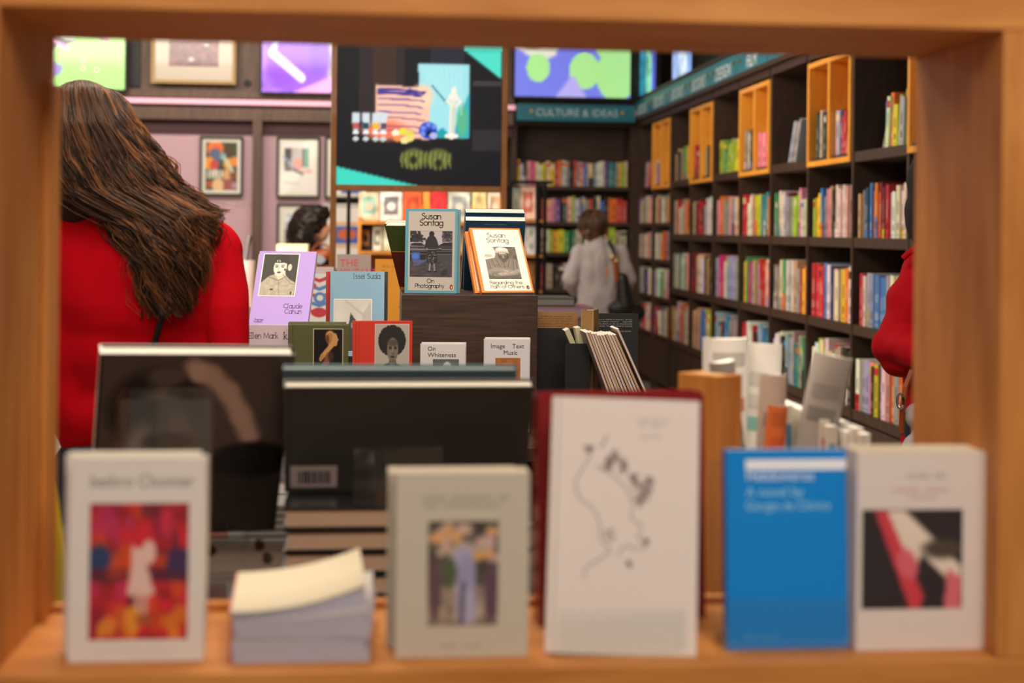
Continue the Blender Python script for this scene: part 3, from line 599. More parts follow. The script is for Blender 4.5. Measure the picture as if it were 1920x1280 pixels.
# ================================================================== PEOPLE
def prim_cap(mb, p0, p1, r0, r1, n=12):
    p0, p1 = Vector(p0), Vector(p1); d = (p1-p0); L = d.length or 1e-6; d = d/L
    pts, rad = [], []
    for k in range(5): a = math.pi/2*(k+.15)/5; pts.append(p0-d*r0*math.cos(a)); rad.append(r0*math.sin(a))
    for k in range(4): pts.append(p0+d*L*k/3); rad.append(r0+(r1-r0)*k/3)
    for k in range(5): a = math.pi/2*(4-k+.15)/5; pts.append(p1+d*r1*math.cos(a)); rad.append(r1*math.sin(a))
    mb.tube(pts, rad, n)
def prim_ell(mb, c, r, rot=(0, 0, 0), n=16):
    E = Euler([R(a) for a in rot]).to_matrix(); c = Vector(c); base_ = len(mb.v); l = (1, 1, 1)
    for j in range(1, n):
        a = math.pi*j/n
        for i in range(n*2):
            b = math.pi*i/n; mb.v.append(tuple(c+E @ Vector((r[0]*math.sin(a)*math.cos(b), r[1]*math.sin(a)*math.sin(b), r[2]*math.cos(a)))))
    top = len(mb.v); mb.v.append(tuple(c+E @ Vector((0, 0, r[2])))); mb.v.append(tuple(c-E @ Vector((0, 0, r[2]))))
    N = n*2
    def f(*q): mb.f.append(q); mb.c.append([l]*len(q)); mb.mi.append(0)
    for j in range(n-2):
        for i in range(N): a = base_+j*N; f(a+i, a+N+i, a+N+(i+1) % N, a+(i+1) % N)
    for i in range(N): f(top, base_+i, base_+(i+1) % N); f(top+1, base_+(n-2)*N+(i+1) % N, base_+(n-2)*N+i)
TEX = bpy.data.textures.new('cloth_folds', 'CLOUDS'); TEX.noise_scale = .11; TEX.noise_depth = 1
TEX2 = bpy.data.textures.new('curls', 'CLOUDS'); TEX2.noise_scale = .035; TEX2.noise_depth = 2
def blob(name, mat, parent, prims, voxel=.009, sm=6, disp=0, tex=None):
    """one continuous surface grown round tapered limbs and rounded masses"""
    m = MB()
    for p in prims:
        (prim_cap if p[0] == 'c' else prim_ell)(m, *p[1:])
    o = m.build(name, mat, parent)
    r = o.modifiers.new('skin', 'REMESH'); r.mode = 'VOXEL'; r.voxel_size = voxel; r.use_smooth_shade = True
    s = o.modifiers.new('soften', 'SMOOTH'); s.factor = .5; s.iterations = sm
    if disp: d = o.modifiers.new('folds', 'DISPLACE'); d.texture = tex or TEX; d.strength = disp; d.mid_level = .5; d.texture_coords = 'GLOBAL'
    return o
def hand(parent, wrist, fwd, side, mat, curl=.5, s=1.0):
    """palm, four bent fingers of unequal length, thumb from the side of the palm"""
    w = Vector(wrist); f = Vector(fwd).normalized(); sd = Vector(side).normalized(); n = f.cross(sd).normalized(); ps = []
    ps.append(('c', w, w+f*.03*s, .024*s, .026*s)); ps.append(('c', w+f*.03*s-sd*.018*s, w+f*.085*s-sd*.026*s, .014*s, .012*s))
    for k, (o_, L) in enumerate(((-.028, .062), (-.010, .074), (.009, .078), (.028, .070))):
        a = w+f*.088*s+sd*o_*s; ps.append(('c', w+f*.03*s+sd*o_*.7*s, a, .013*s, .0095*s))
        b = a+(f*math.cos(curl*.8)+n*math.sin(curl*.8))*L*.45*s; c = b+(f*math.cos(curl*1.7)+n*math.sin(curl*1.7))*L*.32*s; d = c+(f*math.cos(curl*2.3)+n*math.sin(curl*2.3))*L*.23*s
        ps += [('c', a, b, .0092*s, .0085*s), ('c', b, c, .0085*s, .0078*s), ('c', c, d, .0078*s, .0068*s)]
    a = w+f*.03*s+sd*.026*s; b = a+(f*.6+sd*.8).normalized()*.035*s; c = b+(f*.85+sd*.35+n*.4).normalized()*.032*s
    ps += [('c', w+f*.02*s+sd*.01*s, a, .016*s, .014*s), ('c', a, b, .0125*s, .010*s), ('c', b, c, .010*s, .0085*s)]
    return blob('hand', mat, parent, ps, .0028, 2)
def strands(name, parent, paths, rad=.0011, c1=(.10, .055, .035), c2=(.36, .21, .12), per=1, seed=1):
    """every hair its own thin tapering tube, coloured lock by lock"""
    r = random.Random(seed); V, F, C = [], [], []; lock = None
    for k, pts in enumerate(paths):
        if k % per == 0: lock = r.random()**1.3
        f = min(1, max(0, lock*.75+r.uniform(-.12, .3))); n = len(pts); n0 = len(V); l = lin([x+(y-x)*f for x, y in zip(c1, c2)])
        for i, p in enumerate(pts):
            d = (pts[min(i+1, n-1)]-pts[max(i-1, 0)]).normalized(); a = d.cross(Vector((0, 1, .02))).normalized(); b = d.cross(a); q = rad*(1-.65*max(0, (i/(n-1)-.6)/.4))
            tip = 1+.35*(i/(n-1)); V += [tuple(p+a*q), tuple(p-a*q*.5+b*q*.87), tuple(p-a*q*.5-b*q*.87)]; C += [(l[0]*tip, l[1]*tip, l[2]*tip, 1)]*3
        for i in range(n-1):
            for j in range(3): F.append((n0+i*3+j, n0+i*3+(j+1) % 3, n0+(i+1)*3+(j+1) % 3, n0+(i+1)*3+j))
    me = bpy.data.meshes.new(name); me.from_pydata(V, [], F); ca = me.color_attributes.new('Col', 'FLOAT_COLOR', 'POINT'); ca.data.foreach_set('color', np.array(C, dtype=np.float32).ravel())
    me.polygons.foreach_set('use_smooth', [True]*len(me.polygons)); me.materials.append(M['strand']); o = bpy.data.objects.new(name, me); COL.objects.link(o)
    if parent is not None: o.parent = parent
    return o
def interp(tab, v):
    for (a, A), (b, B) in zip(tab, tab[1:]):
        if v <= b: t = (v-a)/(b-a); t = max(0, t); t = t*t*(3-2*t)*.5+t*.5; return [x+(y-x)*t for x, y in zip(A, B)]
    return list(tab[-1][1])
# ---- customer with long brown hair and a red top, seen from behind
YP = 2.70
def person(label, x, y, parent_name='person'):
    return thing(parent_name, label, 'person', Matrix.Translation((x, y, 0)))
def loc(o, v): return Vector(v)-o.location
pr = person('person with long wavy brown hair and crimson top seen from behind', P(270, 800, YP).x, YP)
L = lambda px, py, dy=0: P(px, py, YP+dy)-pr.matrix_world.translation
pr_loc = pr.matrix_world.translation
def g(x, z, dy=0): return Vector((x, dy, z))
shL, shR = L(112, 462), L(398, 470); elL, elR = L(70, 690, .0), L(424, 690, -.03); wrL, wrR = L(120, 700, .24), L(365, 690, .24)
hc = L(168, 268, .0); nk = L(190, 400, 0)
hipL, hipR = g(-.085, .86), g(.085, .86)
body = [('e', hc, (.078, .095, .112), (0, -6, 0)), ('e', hc+Vector((0, .05, -.04)), (.055, .06, .07)), ('c', hc-Vector((0, 0, .06)), nk-Vector((0, 0, .03)), .058, .062),
        ('e', hc+Vector((0, .105, -.015)), (.012, .016, .02)), ('e', hc+Vector((-.08, .01, -.01)), (.012, .02, .03)), ('e', hc+Vector((.08, .01, -.01)), (.012, .02, .03)),
        ('c', shL, shR, .05, .05), ('e', L(262, 560), (.155, .10, .20)), ('e', L(268, 760), (.13, .095, .16)), ('e', g(0, .88), (.155, .11, .11)),
        ('c', shL, elL, .045, .036), ('c', elL, wrL, .036, .025), ('c', shR, elR, .045, .036), ('c', elR, wrR, .036, .025),
        ('c', hipL, g(-.10, .48, .01), .078, .052), ('c', g(-.10, .48, .01), g(-.11, .09, -.02), .052, .036), ('c', hipR, g(.10, .48, .01), .078, .052), ('c', g(.10, .48, .01), g(.11, .09, -.02), .052, .036)]
blob('body', M['skin'], pr, body, .010, 4)
top = [('c', shL, shR, .058, .060), ('c', shL+Vector((.02, 0, .0)), nk+Vector((-.03, 0, -.025)), .055, .055), ('c', nk+Vector((.03, 0, -.03)), shR-Vector((.02, 0, 0)), .055, .058), ('c', nk+Vector((0, -.01, -.0)), nk+Vector((0, 0, -.06)), .064, .075),
       ('e', L(262, 540, -.01), (.172, .118, .17)), ('e', L(262, 640), (.162, .115, .19)), ('e', L(262, 770), (.150, .112, .12)), ('c', L(180, 800), L(345, 800), .075, .075), ('c', L(170, 520), L(170, 760), .085, .085), ('c', L(352, 520), L(352, 760), .085, .085),
       ('c', shL, shL*.9+elL*.1, .056, .05), ('c', shR, shR*.9+elR*.1, .056, .05)]
blob('red_top', M['red_knit'], pr, top, .007, 8, .014)
for a_, b_, c_ in ((shL, elL, wrL), (shR, elR, wrR)):
    blob('sleeve', M['red_knit'], pr, [('c', a_+Vector((0, -.006, -.004)), a_*.5+b_*.5+Vector((.004 if a_ is shR else -.004, -.014, 0)), .059, .052), ('c', a_*.5+b_*.5+Vector((.004 if a_ is shR else -.004, -.014, 0)), b_, .052, .047), ('c', b_, c_, .047, .036)], .006, 5, .014)
jz = g(0, .88)
jeans = [('e', g(0, .90), (.165, .12, .10)), ('e', g(0, .84), (.168, .125, .10)), ('c', hipL, g(-.10, .48, .01), .088, .064), ('c', g(-.10, .48, .01), g(-.11, .10, -.02), .064, .052), ('c', hipR, g(.10, .48, .01), .088, .064), ('c', g(.10, .48, .01), g(.11, .10, -.02), .064, .052)]
blob('jeans', M['denim'], pr, jeans, .010, 4, .006)
for s_ in (-1, 1): blob('shoe', M['shoe'], pr, [('c', g(s_*.11, .05, -.05), g(s_*.115, .035, .13), .042, .033), ('c', g(s_*.11, .05, -.03), g(s_*.11, .10, -.02), .042, .045)], .008, 3)
hand(pr, wrL, (.6, .5, .0), (0, -.2, 1), M['skin']); hand(pr, wrR, (-.6, .5, 0), (0, -.2, 1), M['skin'])
rh = random.Random(21)
# hair: the left and right outline and the depth of the mass at each height, in the standing person's own plane
TAB = [(0, (128, 152, 184, .05)), (.04, (112, 150, 200, .0)), (.09, (98, 163, 218, -.065)), (.20, (88, 225, 254, -.112)), (.38, (84, 300, 306, -.12)), (.52, (100, 360, 345, -.125)), (.64, (196, 415, 400, -.135)), (.80, (242, 480, 392, -.14)), (1.0, (262, 588, 384, -.13))]
def hp(s, t, lift=0):
    a, y, b, d = interp(TAB, t); u = (s-.46)/.60
    if u > 0 and t > .55: y -= 55*u*u*min(1, (t-.55)/.2)   # the outer locks lie over the shoulder
    if t < .14: y += 34*u*u*(1-t/.14)
    prof = math.sqrt(max(.04, 1-u*u))
    return L(a+(b-a)*s, y, d*prof-lift*prof)
core = MB(); nu, nv = 26, 34
core.grid(lambda u, v: hp(.05+.88*u, .03+v*.85, -.016), nu, nv)
core.grid(lambda u, v: hp(.05+.88*u, .03+v*.85, -.016)+Vector((0, .05+.05*math.sin(math.pi*u), 0)), nu, nv, flip=True)
core.build('hair_underlayer', M['hair_under'], pr, smooth=True)
blob('hair_cap', M['hair_under'], pr, [('e', hc+Vector((0, -.008, .006)), (.088, .10, .106), (0, -6, 0)), ('e', hc+Vector((-.0, -.03, -.05)), (.080, .08, .11))], .008, 3)
paths = []
for k in range(190):
    s0 = (k*.618034) % 1; s0 = .015+.97*s0; ph = rh.uniform(0, 6.28); fr = rh.uniform(2.2, 3.6); am = rh.uniform(.008, .020); endt = rh.uniform(.86, 1.04) if s0 < .78 else rh.uniform(.62, .98)
    lf = rh.uniform(-.004, .014); drift = rh.uniform(-.07, .07); out = max(0, s0-.8)*.09
    for j in range(22):
        r_ = rh.gauss(0, .012); rl = rh.gauss(0, .0035); e2 = endt-abs(rh.gauss(0, .03)); r2 = rh.gauss(0, .25); fz = rh.uniform(.6, 1.6) if rh.random() < .10 else 0; t0 = rh.uniform(0, .02); pts = []
        for i in range(23):
            q = i/22; t = t0+(e2-t0)*q; conv = (1-.6*math.sin(min(1, q*1.1)*math.pi*.5))*1.3
            s = s0+drift*q+r_*(conv+.35); p = hp(max(-.03, min(1.03, s)), min(1, t), .005+lf+rl*(.5+q))
            env = am*(.15+.85*q**1.3); w_ = fr*6.28*q*(.8+.4*q)+ph+r2
            p = p+Vector((env*math.sin(w_)+out*q*q*(1 if r_ > 0 else .3), -.75*env*math.cos(w_), 0))
            if t > 1: p.z -= (t-1)*.25
            if fz: p = p+Vector((math.sin(5*q+ph*3+j)*.014*fz*q, -.007*fz*q, math.cos(7*q+j)*.009*fz*q))
            pts.append(p)
        paths.append(pts)
strands('hair', pr, paths, .00105, (.10, .055, .032), (.52, .32, .18), 22, 5)
q = MB(); q.tube([L(330, 470, -.165), L(318, 540, -.15), L(302, 600, -.135), L(288, 650, -.13), L(270, 720, -.128), L(235, 830, -.13)], .0055, 8); q.build('bag_strap', M['blackleather'], pr)
rk0 = random.Random(31)
# ---- person in a light grey coat by the back shelves
YG = 10.4
pg = person('person in light grey coat with cropped brown hair facing the back shelves', P(1124, 600, YG).x, YG)
G = lambda px, py, dy=0: P(px, py, YG+dy)-pg.matrix_world.translation
hG = G(1112, 424, .02); sl, sr = G(1087, 474), G(1163, 474)
el, er = G(1069, 522, -.03), G(1180, 522, -.03); wl_, wr_ = G(1078, 545, .22), G(1168, 548, .2)
bodyG = [('e', hG, (.076, .092, .108)), ('e', hG+Vector((.01, .05, -.04)), (.055, .055, .07)), ('c', hG, G(1120, 460), .052, .06), ('e', hG+Vector((.02, .10, -.02)), (.012, .016, .02)), ('e', hG+Vector((.078, .0, -.01)), (.012, .02, .03)),
         ('c', sl, sr, .05, .05), ('e', G(1124, 510), (.14, .10, .18)), ('e', G(1124, 570), (.13, .1, .16)), ('e', g(0, .80), (.15, .11, .1)), ('c', sl, el, .045, .036), ('c', el, wl_, .036, .025), ('c', sr, er, .045, .036), ('c', er, wr_, .036, .025),
         ('c', g(-.08, .78), g(-.09, .44), .075, .05), ('c', g(-.09, .44), g(-.09, .08), .05, .035), ('c', g(.08, .78), g(.09, .44), .075, .05), ('c', g(.09, .44), g(.09, .08), .05, .035)]
blob('body', M['skin'], pg, bodyG, .012, 3)
coat = [('c', sl, sr, .062, .062), ('c', G(1118, 452), G(1122, 470), .075, .10), ('c', G(1108, 480), G(1108, 585), .095, .10), ('c', G(1141, 480), G(1141, 585), .095, .10), ('c', G(1124, 480), G(1124, 590), .105, .11), ('c', g(-.03, .86), g(-.09, .52), .13, .12), ('c', g(.03, .86), g(.09, .52), .13, .12), ('c', g(0, .86), g(0, .52), .13, .13),
        ('c', sl, el, .064, .060), ('c', el, wl_, .060, .048), ('c', sr, er, .064, .058), ('c', er, wr_, .058, .045)]
blob('grey_coat', M['grey_coat'], pg, coat, .010, 5, .022)
blob('coat_collar', M['grey_coat'], pg, [('c', G(1104, 455, -.02), G(1138, 455, -.02), .035, .035)], .009, 3, .01)
blob('trousers', M['denim'], pg, [('c', g(-.085, .60), g(-.09, .10), .07, .055), ('c', g(.085, .60), g(.09, .10), .07, .055)], .012, 3)
for s_ in (-1, 1): blob('shoe', M['shoe'], pg, [('c', g(s_*.09, .045, -.05), g(s_*.10, .035, .13), .042, .033), ('c', g(s_*.09, .05, -.03), g(s_*.09, .10, -.0), .042, .042)], .008, 3)
hand(pg, wl_, (.5, .6, .1), (0, -.2, 1), M['skin']); hand(pg, wr_, (-.5, .6, .1), (0, -.2, 1), M['skin'])
blob('hair', M['hair_mid'], pg, [('e', hG+Vector((-.005, -.015, .025)), (.094, .105, .10)), ('e', hG+Vector((-.02, -.055, -.03)), (.075, .06, .085)), ('e', hG+Vector((.03, -.02, .07)), (.05, .05, .05)), ('e', hG+Vector((-.04, -.02, .06)), (.05, .06, .05))], .008, 2, .03, TEX2)
ch = []
for k in range(700):
    d = Vector((rk0.gauss(0, 1), rk0.gauss(-.5, 1), rk0.gauss(.4, 1))).normalized(); c0 = hG+Vector((-.006, -.012, .012)); c1 = c0+Vector((d.x*.086, d.y*.097, d.z*.098))
    if d.z < -.75 or d.y > .6: continue
    dr = (Vector((rk0.uniform(-.4, .4), -.2, -1))-d*Vector((0, -.2, -1)).dot(d)).normalized(); ch.append([c1+dr*.010*i+d*(.010*math.sin(i*.6)+.004) for i in range(7)])
strands('cropped_hair', pg, ch, .0035, (.12, .075, .05), (.46, .30, .19))
q = MB(); q.tube([G(1142, 452, -.06), G(1150, 470, -.14), G(1156, 495, -.17), G(1163, 530, -.19)], .013, 8); q.build('bag_strap', M['blackleather'], pg)
bg = thing('shoulder_bag', 'black shoulder bag hanging at the grey-coated person hip', 'bag', Matrix.Translation(P(1172, 580, YG-.24)))
blob('pouch', M['blackleather'], bg, [('c', (-.07, 0, .0), (.09, 0, -.02), .06, .06), ('c', (-.02, 0, .22), (.0, 0, .02), .045, .075)], .01, 3)
q = MB(); q.tube([(-.085+.022*math.cos(a*.524), -.012, .365+.022*math.sin(a*.524)) for a in range(13)], .009, 8); q.build('gold_ring', M['brass'], bg)
blob('leather_tab', M['leather'], bg, [('c', (-.075, 0, .33), (-.06, 0, .20), .02, .02)], .007, 2)
# ---- curly-haired person by the posters
YC = 9.6
pc_ = person('person with dark curly hair and black top beside the framed posters', P(578, 600, YC).x, YC)
K = lambda px, py, dy=0: P(px, py, YC+dy)-pc_.matrix_world.translation
hK = K(588, 424)
blob('body', M['skin'], pc_, [('e', hK, (.085, .082, .11)), ('e', hK+Vector((.05, 0, -.03)), (.055, .055, .075)), ('e', hK+Vector((.108, 0, -.01)), (.018, .012, .018)), ('c', hK, K(578, 462), .05, .06), ('c', K(556, 484), K(603, 486), .05, .05), ('e', K(578, 530), (.14, .1, .22)), ('e', g(0, .85), (.15, .11, .12)),
     ('c', K(556, 486), K(548, 550, .05), .045, .036), ('c', K(548, 550, .05), K(580, 560, .25), .036, .026), ('c', K(603, 488), K(612, 550, .05), .045, .036), ('c', K(612, 550, .05), K(600, 565, .27), .036, .026),
     ('c', g(-.08, .82), g(-.09, .45), .078, .052), ('c', g(-.09, .45), g(-.09, .08), .052, .036), ('c', g(.08, .82), g(.09, .45), .078, .052), ('c', g(.09, .45), g(.09, .08), .052, .036)], .010, 3)
blob('black_top', M['black_cloth'], pc_, [('c', K(556, 484), K(603, 486), .062, .06), ('c', K(576, 462), K(578, 480), .07, .1), ('e', K(578, 530), (.155, .115, .22)), ('e', K(578, 590), (.15, .115, .16)), ('c', K(556, 486), K(548, 550, .05), .056, .05), ('c', K(548, 550, .05), K(580, 560, .25), .048, .038), ('c', K(603, 488), K(612, 550, .05), .056, .05), ('c', K(612, 550, .05), K(600, 565, .27), .048, .038)], .010, 3, .02)
blob('trousers', M['denim'], pc_, [('e', g(0, .84), (.16, .12, .12)), ('c', g(-.085, .80), g(-.09, .10), .09, .06), ('c', g(.085, .80), g(.09, .10), .09, .06)], .012, 3)
for s_ in (-1, 1): blob('shoe', M['shoe'], pc_, [('c', g(s_*.09, .045, -.05), g(s_*.10, .035, .13), .042, .033), ('c', g(s_*.09, .05, -.03), g(s_*.09, .10, -.0), .042, .042)], .008, 3)
hand(pc_, K(580, 560, .25), (.6, .5, .1), (0, -.2, 1), M['skin']); hand(pc_, K(600, 565, .27), (-.4, .6, .1), (0, -.2, 1), M['skin'])
blob('hair', M['hair_dark'], pc_, [('e', hK+Vector((-.03, -.01, .03)), (.115, .12, .115)), ('e', hK+Vector((-.075, -.02, -.07)), (.085, .10, .12)), ('e', hK+Vector((.03, -.0, .085)), (.08, .09, .06))], .008, 1, .03, TEX2)
rk = random.Random(9); cp = []
for k in range(420):
    d = Vector((rk.gauss(-.25, 1), rk.gauss(0, 1), rk.gauss(.1, 1))).normalized(); c0 = hK+Vector((-.045, -.01, -.01)); c1 = c0+Vector((d.x*.118, d.y*.118, d.z*.15)); 
    if d.x > .72 and d.z < .3: continue
    a = rk.uniform(0, 6.28); rr = rk.uniform(.008, .014); tt = d.orthogonal().normalized(); bb = d.cross(tt)
    cp.append([c1+tt*math.cos(a+i*1.0)*rr+bb*math.sin(a+i*1.0)*rr+d*(i-5)*.003+Vector((0, 0, -.004*i)) for i in range(12)])
strands('curls', pc_, cp, .004, (.06, .04, .03), (.2, .13, .09))
o = thing('leather_bag', 'orange-brown leather bag with grey oval patch beside the curly-haired person', 'bag', Matrix.Translation(P(600, 512, YC-.17)))
blob('pouch', M['leather'], o, [('c', (-.04, 0, 0), (.04, 0, .0), .055, .055), ('c', (-.05, 0, .10), (.035, 0, .12), .045, .045)], .008, 3)
q = MB(); q.disc(.0, .09, .035, .025, -.062, (.55, .6, .64)); q.tube([(.0, -.06, .09), (.0, -.03, .09)], .03, 16, (.55, .6, .64)); q.build('oval_patch', M['paper'], o)
q = MB(); q.tube([(.05, .0, .12), (.05, .04, .18), (-.01, .06, .20), (-.05, .04, .16), (-.05, 0, .10)], .007, 8); q.build('strap', M['leather'], o)
# ---- person in a scarlet coat behind the oak upright
YR = 4.0
p4 = person('person in scarlet coat, elbow bent, mostly hidden by the oak upright', P(1805, 700, YR).x, YR)
Q = lambda px, py, dy=0: P(px, py, YR+dy)-p4.matrix_world.translation
hQ = Q(1768, 352); s1, s2 = Q(1742, 496), Q(1885, 490); e1, e2 = Q(1676, 645, -.02), Q(1935, 660)
leg = [('c', g(-.09, .80), g(-.09, .46), .08, .055), ('c', g(-.09, .46), g(-.09, .08), .055, .037), ('c', g(.09, .80), g(.09, .46), .08, .055), ('c', g(.09, .46), g(.09, .08), .055, .037)]
blob('body', M['skin'], p4, [('e', hQ, (.08, .095, .112)), ('e', hQ+Vector((0, -.05, -.04)), (.055, .055, .07)), ('e', hQ+Vector((0, -.105, -.015)), (.012, .018, .02)), ('e', hQ+Vector((.08, 0, -.01)), (.012, .02, .03)), ('c', hQ, Q(1812, 470), .052, .06), ('c', s1, s2, .05, .05), ('e', Q(1810, 590), (.15, .1, .2)), ('e', Q(1810, 760), (.14, .1, .2)), ('c', s1, e1, .045, .037), ('c', e1, Q(1762, 668, -.215), .034, .024), ('c', s2, e2, .045, .037), ('c', e2, Q(1850, 680, -.2), .037, .026)]+leg, .011, 3)
blob('red_coat', M['red_coat'], p4, [('c', s1, s2, .062, .06), ('c', Q(1795, 452), Q(1800, 480), .075, .1), ('e', Q(1810, 590), (.165, .13, .2)), ('e', Q(1810, 740), (.168, .135, .2)), ('c', Q(1760, 700), Q(1758, 830), .10, .10), ('c', Q(1860, 700), Q(1862, 830), .10, .10),
     ('c', s1, Q(1706, 560, -.01), .064, .062), ('c', Q(1706, 560, -.01), e1, .060, .058), ('c', e1, Q(1766, 668, -.225), .062, .052), ('c', Q(1690, 668, -.03), Q(1740, 676, -.12), .056, .05), ('c', Q(1690, 668, -.03), Q(1735, 690, -.08), .05, .045), ('c', s2, e2, .06, .056), ('c', e2, Q(1850, 680, -.2), .054, .042)], .008, 5, .03)
q = MB(); q.tube([Q(1722, 462, -.075), Q(1702, 476, -.07), Q(1694, 484, -.062)], .009, 8); q.build('shoulder_tab', M['red_coat'], p4)
blob('jeans', M['denim'], p4, [('e', g(0, .80), (.16, .12, .10))]+[(a, b, c, r0+.012, r1+.014) for a, b, c, r0, r1 in leg], .011, 3)
for s_ in (-1, 1): blob('shoe', M['shoe'], p4, [('c', g(s_*.09, .045, .05), g(s_*.10, .035, -.13), .042, .033), ('c', g(s_*.09, .05, .03), g(s_*.09, .10, 0), .042, .042)], .008, 3)
hand(p4, Q(1760, 665, -.2), (.5, -.6, .1), (0, .2, 1), M['skin']); hand(p4, Q(1850, 680, -.2), (-.5, -.6, .1), (0, .2, 1), M['skin'])
blob('hair', M['black_cloth'], p4, [('e', hQ+Vector((0, .015, .02)), (.095, .105, .11)), ('e', hQ+Vector((-.03, .03, -.08)), (.07, .08, .10))], .008, 3, .01)
o = thing('shoulder_bag', 'grey bag with tan strap and metal buckle under the scarlet coat', 'bag', Matrix.Translation(P(1722, 800, YR-.14)))
blob('pouch', M['grey_coat'], o, [('c', (-.0, 0, .03), (.08, 0, .03), .04, .04), ('c', (.0, 0, -.06), (.08, 0, -.06), .045, .045)], .008, 3)
def b4(px, py, dy): return P(px, py, YR-.14+dy)-o.matrix_world.translation
q = MB(); q.tube([b4(1724, 640, .0), b4(1712, 690, .0), b4(1698, 725, .0), b4(1692, 765, .0), b4(1690, 810, .02)], .008, 8, (.62, .45, .30)); q.build('strap', M['leather'], o)
q = MB(); q.tube([b4(1688+6*math.cos(a*.52), 752+14*math.sin(a*.52), -.012) for a in range(13)], .0035, 8); q.build('buckle', M['chrome'], o)
# ================================================================== OAK DISPLAY CABINET (the opening we look through)
FY, BY = 1.28, 1.50
cl, cr_ = P(4, 640, FY).x, P(1880, 640, FY).x
cl = (P(95, 640, BY).x+cl*1.0)/2-.002; 
xr_ = (P(1708, 640, BY).x+cr_)/2
sz = CAMZ-.396; tz_ = CAMZ+(P(900, 91, BY).z-CAMZ)*1.0
o = thing('display_cabinet', 'honey oak open display cabinet framing the whole view of the shop', 'display cabinet', Matrix.Translation((0, FY, 0)))
dd = BY-FY; T = .035
print('CAB', cl, xr_, sz, tz_)
zt0 = tz_; w2 = .05
for nm, a, mt, al in (('bottom_board', (cl-T, xr_+T, 0, dd, sz-T, sz), 'oak', 0), ('side_board', (cl-T, cl, 0, dd, sz, zt0+.03), 'oak_v', 0), ('side_board', (xr_, xr_+T, 0, dd, sz, zt0), 'oak_v', 0)):
    boxo(nm, M[mt], o, *a, bevel=.002)
# top board, very slightly out of level like the opening in view
q = MB(); q.box(cl-T, xr_+T, 0, dd, 0, T); tb = q.build('top_board', M['oak'], o, .002); tb.location = (0, 0, zt0)
boxo('upper_face_board', M['oak'], o, cl-T, xr_+T, .012, dd-.01, zt0+T, zt0+.16, bevel=.002)
boxo('back_lip', M['oak'], o, cl, xr_, dd-.014, dd, sz, sz+.008, bevel=.001)
boxo('back_stop', M['oak_v'], o, cl, cl+.006, dd-.05, dd, sz+.0, zt0-.05, bevel=.001)
for a in ((cl-T, cl+.02), (xr_-.02, xr_+T)): boxo('base_panel', M['oak_v'], o, a[0], a[1], 0, dd, .0, sz-T)
boxo('base_front', M['oak_v'], o, cl+.02, xr_-.02, .005, .02, .05, sz-T)
def shelfpt(px, py): return PZ(px, py, sz)
def fb(name, label, pl, pr, pt, pb, t, col, art=None, lean=4, yaw=0, roll=0, **kw):
    """book on the cabinet shelf from where its foot and head are seen"""
    a, b = PZ(pl, pb, sz+.0005), PZ(pr, pb, sz+.0005); c = (a+b)/2; w_ = (b-a).length; h_ = (pb-pt)*c.y/FPX/math.cos(R(lean))*kw.pop('hs', 1.0)
    return book(name, label, w_, h_, t, pose(c, yaw, lean, roll), col, art=art, **kw), c, w_, h_
def squig(m, x0, x1, z, sz_, y, col, r, dens=.55):
    """a line of small print too far out of focus to read"""
    x = x0
    while x < x1:
        w_ = r.uniform(.4, .9)*sz_; 
        if r.random() < .85: m.rect2(x, min(x1, x+w_*.35), z, z+sz_*r.choice([1, 1, 1.4]), y, col); m.rect2(x, min(x1, x+w_*.8), z, z+sz_*.25, y, col); 
        x += w_+sz_*.25
WH = (.86, .82, .80)
def artA(m, w, h):
    p = Pic(70, 90, 'b01a28'); p.noise(.3, 2, (9, 12)); p.rect(0, .42, 1, .66, '4a2038', .75)
    r = random.Random(3)
    for k in range(34): p.ell(r.random(), r.random(), r.uniform(.03, .12), r.uniform(.04, .13), r.choice(['d02a28', 'a01830', 'c84018', '8a1038', 'b82858', 'd84a20', '601830']), .5, al=.8)
    for k in range(12): p.ell(r.random(), r.uniform(0, .2), r.uniform(.03, .09), r.uniform(.04, .1), r.choice(['d8781c', 'c85a18', 'e09028']), .5, al=.8)
    p.ell(.1, .6, .12, .1, '283860', .5); p.ell(.9, .55, .12, .12, '3a2850', .5)
    p.poly([(.42, .70), (.50, .66), (.58, .70), (.57, .58), (.66, .34), (.56, .30), (.38, .33), (.43, .55)], 'e0b8ae'); p.ell(.6, .64, .07, .09, 'e0b8ae', .3); p.line((.48, .34), (.5, .22), .02, 'd0a090'); p.line((.57, .32), (.56, .2), .02, 'd0a090'); p.ell(.56, .14, .09, .04, 'a8502c', .5)
    p.line((0, .50), (.4, .52), .004, '801828'); p.line((.6, .5), (1, .46), .004, '801828')
    m.pic(-w*.35, w*.38, h*.11, h*.78, -.0005, p.a)
    text2(m, 'YEAR', w*.26, h*.40, .013, -.0009, (.32, .08, .14)); text2(m, 'STATE', -w*.18, h*.42, .011, -.0009, (.32, .08, .14))
    text2(m, 'bethro Chomier', 0.004, h*.86, .0165, -.0004, (.5, .47, .48), sx=.85); r = random.Random(1); squig(m, -w*.3, w*.3, h*.05, .0016, -.0003, (.7, .66, .64), r)
b_, c_, w_, h_ = fb('book', 'white paperback with red painting of a pale dress, at the shelf end', 128, 380, 868, 1240, .024, WH, artA, lean=1, hard=False, page=(.93, .9, .84))
book('book', 'white copy tucked behind the red painting paperback', w_, h_*1.0, .022, pose(c_+Vector((-.009, .0255, 0)), 1, 1, 0), WH, hard=False, page=(.94, .91, .84))
